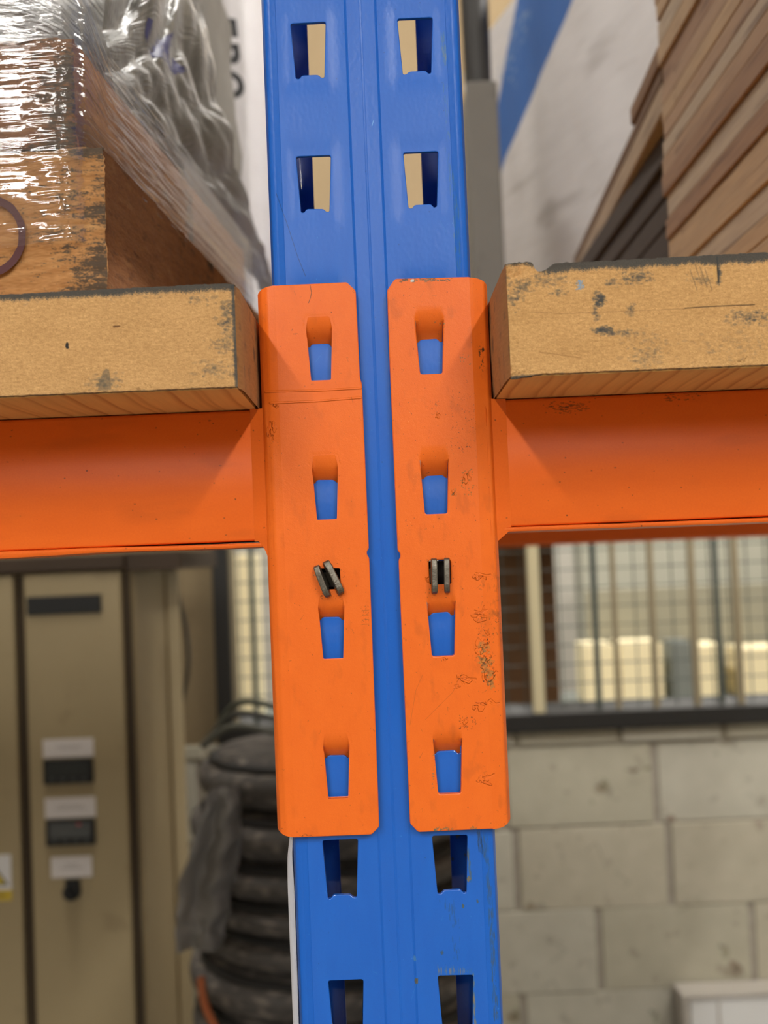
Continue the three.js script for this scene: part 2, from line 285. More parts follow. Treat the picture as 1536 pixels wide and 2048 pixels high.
{
  const PITCH = 50.8, slots = sgn => {                     // trapezoid slots, wider at the top, with a raised lip in the lower edge
    const out = [];
    for (let k = -2; k < 13; k++) {
      const yb = 180.6 - PITCH * k, yt = yb + 20.5, X = a => CX + sgn * a * M + (sgn > 0 ? 0.6 * M : 0), j = () => rr(-0.18, 0.18) * M;
      const pts = [[X(26.3), EYE + yt * M], [X(13.3), EYE + yt * M], [X(14.5), EYE + (yb - 0.6) * M], [X(15.7), EYE + (yb - 0.75) * M], [X(16.8), EYE + yb * M + 0.0005], [X(23), EYE + yb * M + 0.0006], [X(24), EYE + (yb - 0.7) * M], [X(25.1), EYE + (yb - 0.6) * M]];
      for (const p of pts) { p[0] += j() * 0.7; p[1] += j() * 0.7; }
      out.push(smoothPoly(sgn > 0 ? pts : pts.reverse(), 0.0009, 3));
    }
    return out;
  };
  const Y0 = EYE - 0.62, Y1 = EYE + 0.36, T = 2 * M, make = (L, rear) => {
    const z0 = rear ? -1.0 : 0, s = rear ? -1 : 1, parts = [];
    for (const sg of [-1, 1]) {
      const a = CX + sg * 32.1 * M, b = CX + sg * 5.9 * M, x0 = Math.min(a, b), x1 = Math.max(a, b);
      if (!rear) parts.push(planarUV(plate([[x0, Y0], [x1, Y0], [x1, Y1], [x0, Y1]], slots(sg), -T, 0, 0.00028), BX, EYE + BY, BWID, BHEI));
      // corner bend, side flange and inward lip
      const p = [...Array.from({ length: 13 }, (_, k) => { const s = Math.sin(k / 12 * Math.PI / 2); return [CX + sg * (32 + 5.4 * s) * M, -(0.34 * Math.min(1, s * 2.2) + 4.06 * (1 - Math.sqrt(Math.max(0, 1 - Math.max(0, (s - 0.45) / 0.55) ** 2.1)))) * M]; }), [CX + sg * 37.4 * M, -66 * M], [CX + sg * 36 * M, -69 * M], [CX + sg * 34 * M, -70 * M], [CX + sg * 23.5 * M, -70 * M]];
      const path = p.map(q => [q[0], z0 + s * q[1]]);
      parts.push(planarUV(sheet((sg > 0) === (s > 0) ? path.slice().reverse() : path, T, rear ? 0.01 : Y0, Y1), BX, EYE + BY, BWID, BHEI));
      if (!rear) { parts.push(planarUV(sheet((sg > 0) ? path.slice().reverse() : path, T, 0.012, Y0), BX, EYE + BY, BWID, BHEI)); parts.push(planarUV(box(x0, x1, 0.012, Y0, -T, 0), BX, EYE + BY, BWID, BHEI)); }
      else parts.push(planarUV(box(x0, x1, 0.01, Y1, z0, z0 + T), BX, EYE + BY, BWID, BHEI));
    }
    // shallow groove down the middle with a fine seam rib
    const v = [[-5.9, 0], [-5.6, -0.25], [-5.2, -0.5], [-2.6, -0.64], [-0.55, -0.76], [-0.28, -0.6], [0, -0.52], [0.28, -0.6], [0.55, -0.76], [2.6, -0.64], [5.2, -0.5], [5.6, -0.25], [5.9, 0]].map(q => [CX + q[0] * M, z0 + s * q[1] * M]);
    parts.push(planarUV(sheet(rear ? v : v.slice().reverse(), T, 0.01, Y1), BX, EYE + BY, BWID, BHEI));
    return parts;
  };
  part('front_upright', make(1, false), mBlue, rack);
  part('rear_upright', make(1, true), mBlueIn, rack);
  const mFoot = std({ color: hex(60, 64, 72), roughness: 0.6, metalness: 0.4 });
  for (const z of [-0.035, -0.965]) part('foot_plate', box(CX - 0.055, CX + 0.055, 0, 0.012, z - 0.06, z + 0.06, 0.002), mFoot, rack);
  // bracing between the uprights: a slanting channel seen through the lower slots and a level one
  const brace = (y0, z0, y1, z1, x0) => { const L = Math.hypot(y1 - y0, z1 - z0), g = new THREE.ExtrudeGeometry(shapeOf([[-0.012, -0.02], [0.012, -0.02], [0.012, -0.017], [-0.009, -0.017], [-0.009, 0.017], [0.012, 0.017], [0.012, 0.02], [-0.012, 0.02]]), { depth: L, bevelEnabled: false }); g.lookAt(new THREE.Vector3(0, y1 - y0, z1 - z0)); g.translate(x0, y0, z0); return boxUV(g); };
  const mBrace = std({ color: hex(30, 32, 38), roughness: 0.55, metalness: 0.4 });
  part('brace', brace(EYE - 0.168, -0.05, EYE - 0.168, -0.95, CX - 0.004), mBrace, rack);
  part('brace', brace(EYE - 0.52, -0.06, EYE - 0.2, -0.94, CX + 0.0165), mBrace, rack);
  part('brace', brace(EYE + 0.28, -0.06, EYE + 0.12, -0.94, CX), mBrace, rack);
}

// ---------------------------------------------------------------- orange beams with their hook plates
const PX0 = { L: -46.5 * M, R: 4.0 * M }, PW = 42.6 * M, PY0 = -102.4 * M, PH = 204.8 * M;
function orangeCanvas(side) {
  const [c, x] = canvas(426, 2048, '#ea6d20'), [b, y] = canvas(426, 2048, '#808080');
  const cv = (px, py) => { const p = at(px, py, 0.004); return [(p.x - PX0[side]) * S10, 2048 - (p.y - EYE - PY0) * S10]; };
  perPixel(c, (i, j, q) => { const v = 5 * tf(i / 60, j / 90, side === 'L' ? 2.1 : 5.7, 4) + 3.5 * tn(i / 3, j / 3, 7.7), d = smooth(0.12, 0.4, tf(i / 50, j / 120, 11.3, 5)) * (side === 'R' ? 0.16 : 0.09); q[0] += v; q[1] += v; q[2] += v * 0.6; mix3(q, [150, 74, 34], d); });
  const spec = (n, x0, x1, y0, y1, r0, r1, col, sy = 1) => { for (let k = 0; k < n; k++) { const p = cv(rr(x0, x1), rr(y0, y1)); blot(x, p[0], p[1], rr(r0, r1), col(rr(0.3, 0.85)), 7, rr(0.6, 1.4), rr(0.6, 1.8) * sy, 0.7); } };
  const dark = a => `rgba(112,52,24,${a})`, black = a => `rgba(60,42,32,${a})`, metal = a => `rgba(124,112,96,${a})`;
  const all = side === 'L' ? [520, 755, 570, 1670] : [780, 1020, 555, 1660];
  spec(side === 'L' ? 150 : 260, ...all, 0.6, 2.1, dark); spec(side === 'L' ? 40 : 80, ...all, 0.5, 1.6, black);
  for (let k = 0; k < (side === 'L' ? 30 : 50); k++) { const p = cv(rr(all[0], all[1]), rr(all[2], all[3])); stroke(x, [p, [p[0] + rr(-9, 9), p[1] + rr(-9, 9)], [p[0] + rr(-12, 12), p[1] + rr(-14, 14)]], rr(0.5, 1.1), `rgba(90,52,34,${rr(0.25, 0.6)})`); }
  const bump = (px, py, rx, ry, hi = '#e0e0e0', lo = '#303030') => { const p = cv(px, py); for (let k = 0; k < 5; k++) { blot(y, p[0] + rr(-rx, rx) * 1.2, p[1] + rr(-ry, ry) * 1.2, rr(0.5, 1) * Math.max(rx, ry) * 1.3, k % 2 ? lo : hi, 10, rx / Math.max(rx, ry), ry / Math.max(rx, ry), 0.6); } };
  if (side === 'L') {
    stroke(x, [cv(620, 570), cv(623, 585), cv(621, 595), cv(617, 606)], 1.6, 'rgba(58,38,30,0.95)');
    for (const [a, bb] of [[[530, 783], [722, 776]], [[540, 806], [722, 795]]]) { stroke(y, [cv(...a), cv((a[0] + bb[0]) / 2, (a[1] + bb[1]) / 2 + 2), cv(...bb)], 7, '#c4c4c4'); stroke(x, [cv(a[0], a[1] + 3), cv(bb[0], bb[1] + 3)], 1.4, 'rgba(176,78,34,0.7)'); }
    spec(70, 630, 692, 1124, 1200, 0.7, 2.4, black); spec(30, 628, 640, 1140, 1160, 1, 2.6, a => `rgba(190,150,110,${a})`);
    spec(60, 722, 738, 1212, 1252, 0.6, 2, black, 0.5);
    for (const yy of [1221, 1231, 1240, 1249]) stroke(x, [cv(724, yy), cv(738, yy - 1)], 1.1, 'rgba(84,58,44,0.6)');
    spec(12, 600, 625, 1668, 1673, 1, 3, black, 0.6); spec(10, 530, 560, 880, 930, 1, 2, dark);
    bump(545, 850, 8, 14); bump(540, 870, 6, 16); bump(552, 812, 7, 6);
  } else {
    for (let k = 0; k < 46; k++) { const p = cv(rr(800, 905), rr(553, 563)); blot(x, p[0], p[1], rr(2, 7), `rgba(${rnd() < 0.5 ? '112,100,88' : '86,70,58'},${rr(0.6, 0.95)})`, 9, 1.4, 0.8, 0.6); }
    { const p = cv(824, 561); blot(x, p[0], p[1], 8, 'rgba(196,204,206,0.95)', 9, 1.2, 0.8); }
    spec(130, 900, 952, 780, 910, 0.6, 2.4, a => `rgba(126,62,30,${a})`); spec(36, 860, 880, 800, 830, 0.6, 3, a => `rgba(150,80,40,${a * 0.7})`);
    spec(26, 958, 968, 690, 745, 1, 4, black, 1.6); spec(16, 920, 944, 708, 730, 1, 3.4, metal);
    spec(48, 922, 948, 938, 990, 1.2, 4, a => `rgba(${rnd() < 0.5 ? '96,96,66' : '140,104,60'},${a})`, 0.8); bump(935, 962, 10, 18);
    spec(16, 902, 914, 978, 993, 1.2, 4, metal); bump(907, 986, 5, 6);
    for (const [px, py, rx, ry, n] of [[968, 1296, 10, 12, 26], [974, 1332, 12, 16, 46], [980, 1362, 10, 12, 34], [962, 1318, 6, 8, 12]]) for (let k = 0; k < n; k++) { const p = cv(px + rr(-rx, rx), py + rr(-ry, ry)); blot(x, p[0], p[1], rr(2, 9), `rgba(${['186,124,64', '140,104,62', '206,128,58', '98,74,50', '168,116,70'][rnd() * 5 | 0]},${rr(0.35, 0.8)})`, 10, 1, rr(0.6, 1.6), 0.7); }
    spec(60, 950, 992, 1255, 1385, 0.8, 2.6, black); bump(972, 1335, 20, 32); bump(966, 1294, 16, 16); bump(982, 1360, 14, 20); bump(974, 1320, 12, 12);
    for (let k = 0; k < 40; k++) { const p = cv(rr(955, 1006), rr(1150, 1290)); blot(x, p[0], p[1], rr(3, 12), `rgba(120,64,32,${rr(0.06, 0.2)})`, 10, 1, rr(1, 2.4), 0.7); }
    for (const [px, py, s] of [[955, 1150, 14], [958, 1232, 16], [962, 1412, 18], [925, 1356, 16], [962, 1558, 13]]) { for (let k = 0; k < 5; k++) { const p = cv(px + rr(-s, s), py + rr(-s, s) * 0.7); const q = [[p[0], p[1]], [p[0] + rr(8, 26), p[1] + rr(-14, 14)], [p[0] + rr(18, 40), p[1] + rr(-16, 18)]]; stroke(y, q, rr(4, 9), k % 2 ? '#e8e8e8' : '#3c3c3c'); if (k < 2) stroke(x, q, 2, 'rgba(176,74,28,0.45)'); } }
    spec(60, 955, 1005, 1225, 1275, 0.8, 3, a => `rgba(110,66,38,${a * 0.8})`); spec(40, 918, 950, 1430, 1460, 0.8, 3.4, dark);
    for (const [px, py, a, q] of [[955, 1152, 11, 7], [958, 1232, 15, 6], [975, 1265, 6, 6], [925, 1355, 13, 7], [915, 1372, 9, 4], [962, 1412, 13, 10], [890, 1318, 6, 5], [930, 1445, 6, 9], [962, 1558, 9, 7], [876, 830, 6, 6]]) bump(px, py, a, q, '#d0d0d0', '#484848');
    spec(40, 868, 905, 1655, 1665, 2, 6, a => `rgba(104,104,88,${a})`, 0.6); spec(10, 942, 952, 1650, 1660, 2, 5, a => `rgba(104,104,88,${a})`);
    spec(50, 850, 912, 1110, 1196, 0.7, 2.4, black); bump(856, 1162, 5, 7);
    stroke(x, [cv(820, 1450), cv(832, 1380), cv(845, 1350)], 1, 'rgba(150,76,36,0.6)'); stroke(x, [cv(850, 1440), cv(905, 1385), cv(925, 1345)], 1.2, 'rgba(150,76,36,0.55)');
    spec(12, 870, 890, 635, 690, 1, 3.2, metal); spec(14, 838, 846, 715, 745, 1, 2.6, metal); spec(20, 864, 872, 1500, 1580, 1, 2.6, a => `rgba(100,110,110,${a})`);
    spec(26, 800, 840, 770, 1050, 0.7, 2.2, a => `rgba(246,160,110,${a * 0.7})`);
  }
  perPixel(b, (i, j, q) => { const v = 7 * tf(i / 14, j / 14, 2.4, 3) + 2.4 * tn(i / 3, j / 3, 1.9); q[0] += v; q[1] += v; q[2] += v; });
  return [c, b];
}
const beamC = canvas(1024, 512, '#e9691d')[0];
{
  const x = beamC.getContext('2d');
  perPixel(beamC, (i, j, q) => { const v = 5 * tf(i / 120, j / 40, 8.4, 4) + 3 * tn(i / 3, j / 3, 7.1); q[0] += v; q[1] += v; q[2] += v * 0.6; mix3(q, [160, 76, 34], smooth(0.1, 0.42, tf(i / 200, j / 60, 14.2, 4)) * 0.14); });
  for (let k = 0; k < 190; k++) blot(x, rr(0, 1024), rr(0, 512), rr(0.5, 1.8), `rgba(90,44,24,${rr(0.3, 0.8)})`, 6, rr(0.6, 2), 1);
  for (let k = 0; k < 110; k++) blot(x, 650 + (rnd() + rnd() - 1) * 48, 20 + (rnd() + rnd() - 1) * 13, rr(0.6, 2.2), `rgba(90,52,34,${rr(0.2, 0.6)})`, 8, 2.2, 0.7, 0.6);
  for (let k = 0; k < 50; k++) blot(x, 830 + rnd() * rnd() * 90, rr(3, 16), rr(0.6, 2.4), `rgba(84,50,34,${rr(0.2, 0.5)})`, 8, 1.8, 0.6, 0.6);
}
const beamT = tex(beamC); beamT.repeat.set(1 / 0.2048, 1 / 0.1024); beamT.offset.set(0, 0);
const mBeam = phys({ map: beamT, roughness: 0.36, specularIntensity: 0.55, bumpMap: peel, bumpScale: 0.00004 });
const mHoleDark = std({ color: hex(40, 34, 30), roughness: 0.8 });
function makeBeam(side, label) {
  const sg = side === 'L' ? -1 : 1, t = thing('shelf_beam', label, 'beam');
  const [cc, bc] = orangeCanvas(side);
  const mPlate = phys({ map: tex(cc), roughness: 0.33, specularIntensity: 0.55, bumpMap: tex(bc, false), bumpScale: 0.0009 });
  const uvp = g => planarUV(g, PX0[side], EYE + PY0, PW, PH);
  const ZF = 4 * M, TH = 3.4 * M, w = side === 'L' ? [[-37.4, 101.2], [-10.3, 101.4], [-7.1, 98.1], [-6.8, 65.6], [-6.2, 63.4], [-6.1, 2.6], [-6.9, 1.6], [-6.9, 0.4], [-6.1, -0.8], [-6.4, -98.7], [-9.3, -101.4], [-37.4, -101.3]]
    : [[7.6, 101.9], [35.4, 101.5], [35.4, -101.1], [7.6, -101.2], [4.8, -98], [4.6, -2], [5.3, -1], [5.3, 0.3], [4.4, 1.4], [4.3, 75.3], [4.5, 97.8]].reverse();
  const out = w.map(p => [p[0] * M, EYE + p[1] * M]);
  const rows = [84.8, 33.4, -17.8, -68.3], rowsR = [85.9, 34.2, -17.9, -67.9];
  const hook = (side === 'L' ? rows : rowsR).map((yt, k) => {
    const c = side === 'L' ? [-21.2, -21.05, -20.75, -20.9][k] : [19.6, 19.2, 19.55, 19.75][k];
    return [[c - 5.25, yt], [c + 5.25, yt], [c + 4.05, yt - 19.9], [c - 4.15, yt - 19.9]].map(p => [p[0] * M, EYE + p[1] * M]);
  });
  const pin = (side === 'L' ? [[-24.6, -3.5], [-16.6, -3.7], [-16.5, -13.2], [-24.4, -12.9]] : [[15.6, -2.6], [23.6, -2.6], [23.5, -11.6], [15.7, -11.6]]).map(p => [p[0] * M, EYE + p[1] * M]);
  const hp = part('hook_plate', [uvp(plate(smoothPoly(out, side === 'L' ? 0.0006 : 0.0006, 2), [...hook.map(h => smoothPoly([[h[0][0] + 0.0009, h[0][1] + 0.0046], [h[1][0] - 0.0009, h[1][1] + 0.0046], [h[1][0] - 0.00002, h[1][1] - 0.0002], h[2], h[3], [h[0][0] + 0.00002, h[0][1] - 0.0002]], [0.0012, 0.0012, 0, 0.0009, 0.0009, 0], 3)), smoothPoly(pin, 0.0009, 3)], ZF - TH, ZF, 0.0004)), uvp(bend())], mPlate, t);
  function bend() {                                        // the plate's outer edge folds back along the upright
    const x0 = sg < 0 ? -36.9 * M : 34.9 * M, R = 4.3 * M, RX = 6.9 * M, z = ZF - R;
    const path = [...Array.from({ length: 9 }, (_, k) => { const s = Math.sin(k / 8 * Math.PI / 2); return [x0 + sg * RX * s, ZF - R * (1 - Math.sqrt(Math.max(0, 1 - s ** 2.7)))]; }), [x0 + sg * RX, -42 * M]];
    const n = path.length, hi = [101.2, 101.1, 100.9, 100.6, 100.2, 99.7, 99.2, 98.7, 98.3, 98.3], lo = [-101.2, -101.1, -100.9, -100.6, -100.1, -99.5, -98.9, -98.4, -98, -98];
    const p = sg > 0 ? path.slice().reverse() : path, f = a => i => EYE + a[sg > 0 ? n - 1 - i : i] * M;
    return sheet(p, TH, f(lo), f(hi), 8);
  }
  // hooks pressed inwards from the top of every window
  for (const h of hook) {
    const cx = (h[0][0] + h[1][0]) / 2, yt = h[0][1];
    const sink = [[6, -0.03], [5.2, -0.03], [4.2, 0.02], [3.2, 0.12], [2.2, 0.32], [1.2, 0.66], [0.5, 0.98], [0, 1.22], [-0.6, 1.6], [-1.4, 2.15], [-2.3, 2.9], [-3.2, 3.75], [-4.2, 4.8], [-5.3, 5.8], [-6.6, 6.6], [-8.8, 7.0], [-13, 7.1]];
    const g = grid(22, sink.length - 1, (u, v) => {
      const [dy, dz] = sink[Math.round(v * (sink.length - 1))], hw = dy > 0 ? 5.2 + 1.5 * smooth(0, 1.2, dy) : 5.12 + 0.055 * dy, X = (u * 2 - 1) * hw, l = Math.max(smooth(5.5, 3.9, Math.abs(X)), smooth(0.2, -1.4, dy));
      return new THREE.Vector3(cx + X * M + 0.055 * M * Math.min(0, dy) * 0, yt + dy * M, ZF - (dz > 0 ? dz * l - 0.03 * (1 - l) : dz) * M);
    });
    const ig = g.index.array; for (let k = 0; k < ig.length; k += 3) { const s = ig[k]; ig[k] = ig[k + 2]; ig[k + 2] = s; } g.computeVertexNormals();
    part('hook', uvp(g), mPlate, t);
  }
  // box beam with rounded edges, welded to the plate; an open seam above its lower lip
  const xe = sg < 0 ? -43.6 * M : 41.6 * M, far = sg * 0.95, X0 = Math.min(xe, far), X1 = Math.max(xe, far), yT = EYE + 56.2 * M, yS = EYE + (sg < 0 ? 7.3 : 8.6) * M, zF = -1 * M, zB = -47 * M;
  const prof = smoothPoly([[zF, yT], [zF, yS], [zB, yS], [zB, yT]], [0.0022, 0.0014, 0.003, 0.0022], 4);
  const gb = new THREE.ExtrudeGeometry(shapeOf(prof), { depth: X1 - X0, bevelEnabled: false });
  { const p = gb.attributes.position; for (let i = 0; i < p.count; i++) p.setXYZ(i, X0 + p.getZ(i), p.getY(i), p.getX(i)); }
  const uvb = q => { planarUV(q, sg < 0 ? -0.15 : -0.06, yT - 0.1024, 1, 1); return q; };
  part('box_section', uvb(fixWinding(gb)), mBeam, t);
  // lower lip: lies under the box, slightly wavy, so that the seam narrows away from the plate
  const lip = grid(80, 10, (u, v) => {
    const X = xe + (far - xe) * u, d = Math.abs(X - xe) / M, gap = sg < 0 ? 0.7 * (1 - smooth(20, 74, d)) + 0.02 : 0.12 + 0.55 * smooth(24, 60, d) * (0.6 + 0.4 * noise(d / 9, 2.2)), top = yS - gap * M, th = (sg < 0 ? 1.7 + 1.1 * smooth(40, 110, d) : 1.7) * M;
    const pr = [[zB, top], [zF - 2 * M, top], [zF + 0.1 * M, top - 0.1 * M], [zF + 0.5 * M, top - 0.3 * M], [zF + 0.6 * M, top - th * 0.5], [zF + 0.5 * M, top - th * 0.75], [zF, top - th], [zF - 2 * M, top - th], [zB, top - th], [zB, top - th * 0.5], [zB, top]][Math.round(v * 10)];
    const dent = sg < 0 && d > 70 ? 0.35 * M * noise(d / 14, 5.5) - 0.5 * M * Math.exp(-(((d - 78) / 3) ** 2)) : 0;
    return new THREE.Vector3(X, pr[1] + dent * 0.6, pr[0] + dent);
  });
  part('lower_lip', uvb(fixWinding(toCreasedNormals(lip, 0.9))), mBeam, t);
  // neck: the plate's folded edge runs out smoothly onto the beam face; gusset closes its lower corner
  const xa = sg < 0 ? -41.0 : 39.0, xb = sg < 0 ? -48.4 : 47.0, low = x => sg < 0 ? (x > -43.6 ? 0.6 : 0.6 + 6.4 * (clamp((-43.6 - x) / 3.2) ** 0.6)) : 3.4 + 5.2 * clamp((x - 41.6) / 6.6);
  const neck = grid(16, 40, (u, v) => { const x = xa + (xb - xa) * u, y1 = 56.25, y0 = low(x), y = y1 + (y0 - y1) * v, dx = 2.5 + 6.4 * u, zc = 4 - 4.3 * (1 - Math.sqrt(1 - 0.594 ** 2.7)); return new THREE.Vector3(x * M, EYE + y * M, (-0.97 + (zc + 1.0) * ((1 - u) ** 1.9) * (1 - 0.1 * noise(v * 7, u * 2)) + 0.02) * M); });
  part('neck', uvb(fixWinding(neck, true)), mBeam, t);
  const gus = []; for (let k = 0; k <= 10; k++) { const x = xa + (xb - xa) * k / 10; gus.push([x * M, EYE + low(x) * M]); } gus.push([xb * M, EYE + 12 * M], [xa * M, EYE + 12 * M]);
  part('gusset', uvb(plate(sg < 0 ? gus.reverse() : gus, [], -4 * M, -1.05 * M, 0.00005)), mBeam, t);
  return t;
}
function fixWinding(g, keepSmooth) {                       // turn faces outwards: towards +z for sheets, away from the middle for closed bodies
  const q = g.index ? g.toNonIndexed() : g, p = q.attributes.position; q.computeBoundingBox(); const c = q.boundingBox.getCenter(new THREE.Vector3()), A = new THREE.Vector3(), B = new THREE.Vector3(), C = new THREE.Vector3();
  for (let i = 0; i < p.count; i += 3) {
    A.fromBufferAttribute(p, i); B.fromBufferAttribute(p, i + 1); C.fromBufferAttribute(p, i + 2);
    const n = B.clone().sub(A).cross(C.clone().sub(A)), m = A.clone().add(B).add(C).divideScalar(3).sub(c); m.x *= 0.02;
    const out = keepSmooth ? n.z > 0 : n.dot(m) >= 0;
    if (!out) { p.setXYZ(i, C.x, C.y, C.z); p.setXYZ(i + 2, A.x, A.y, A.z); }
  }
  for (const k of ['normal', 'uv']) q.deleteAttribute(k);
  return toCreasedNormals(q, keepSmooth ? 1.2 : 0.7);
}
makeBeam('L', 'orange shelf beam left of the blue upright, its hook plate holding two crooked clip prongs');
makeBeam('R', 'chipped and scuffed orange shelf beam right of the blue upright');

// ---------------------------------------------------------------- locking clips in the hook plates
const steelC = canvas(256, 512, '#6a645a')[0];
perPixel(steelC, (i, j, q) => { const v = 30 * tf(i / 24, j / 60, 4.9, 5) + 14 * tn(i / 3, j / 7, 1.4); q[0] += v; q[1] += v; q[2] += v * 0.9; mix3(q, [96, 70, 50], smooth(0.1, 0.4, tf(i / 30, j / 50, 21, 4)) * 0.6); });
const mSteel = std({ map: tex(steelC, true, [50, 25]), roughness: 0.42, metalness: 0.75, bumpMap: peel, bumpScale: 0.0003 });
function clip(label, prongs, cx) {
  const o = thing('locking_clip', label, 'clip', [0, 0, 0]);
  for (const [x, y, len, wid, tilt, turn] of prongs) {
    // flat hooked leg: shank back into the plate, blade standing up in front of it
    const L = len / 2, s = smoothPoly([[0, -L], [2.2, -L + 0.6], [3.0, -L + 2.5], [3.1, L - 3], [2.2, L - 0.4], [0.4, L], [-0.6, L - 1.2], [-0.6, 3], [-9, 2.6], [-9, -2.6], [-0.6, -3], [-0.6, -L + 0.8]].map(p => [p[0] * M, p[1] * M]), 0.0008, 3);
    const g = plate(s, [], -wid / 2 * M, wid / 2 * M, 0.00036 * wid / 2.2); g.rotateY(-Math.PI / 2); g.rotateY(turn); g.rotateZ(tilt);
    g.translate(x * M, EYE + y * M, 5.0 * M); part('prong', boxUV(g), mSteel, o);
  }
  part('shank_plate', box((cx - 3.9) * M, (cx + 3.9) * M, EYE - 13 * M, EYE - 3 * M, -3.6 * M, -2.8 * M, 0.0003), mHoleDark, o);
}
clip('grey steel locking clip twisted askew in the left orange plate, prongs leaning', [[-23.4, -8.6, 12.6, 2.2, 0.33, -0.15], [-19.6, -7.6, 13.8, 2.5, 0.42, 0.25]], -20.5);
clip('grey steel locking clip with two upright parallel prongs in the right orange plate', [[17.3, -8.4, 13.2, 2.2, -0.02, 0.05], [22.1, -8.3, 13.1, 2.1, -0.03, -0.08]], 19.6);

// ---------------------------------------------------------------- white sheet tucked behind the plate on the left flank
{
  const t = thing('plastic_sheet', 'thin white plastic sheet edge bulging beside the lower left flank of the blue upright', 'sheet');
  const prof = [[1660, 580, 587], [1690, 577, 585], [1715, 574.5, 584.5], [1760, 574.5, 587.5], [1850, 577.5, 591], [1950, 581.5, 594.5], [2060, 586, 598], [2160, 590, 602]];
  const line = k => new THREE.CatmullRomCurve3(prof.map(q => at(q[k], q[0], -9 * M)));
  const A = line(1), B = line(2), m = phys({ color: hex(236, 236, 242), roughness: 0.4, side: THREE.DoubleSide, transmission: 0.3, thickness: 0 });
  part('outer_leaf', grid(8, 60, (u, v) => { const a = A.getPoint(v), b = B.getPoint(v); return new THREE.Vector3(a.x + (b.x - a.x) * u, a.y, a.z - 1.6 * M * (1 - u) ** 2 + 0.0002 * noise(v * 9, u * 2)); }), m, t);
  part('inner_leaf', grid(8, 60, (u, v) => { const a = A.getPoint(v); return new THREE.Vector3(a.x + 0.0006 - 0.0008 * u, a.y, a.z - 1.7 * M - u * 40 * M); }), m, t);
}

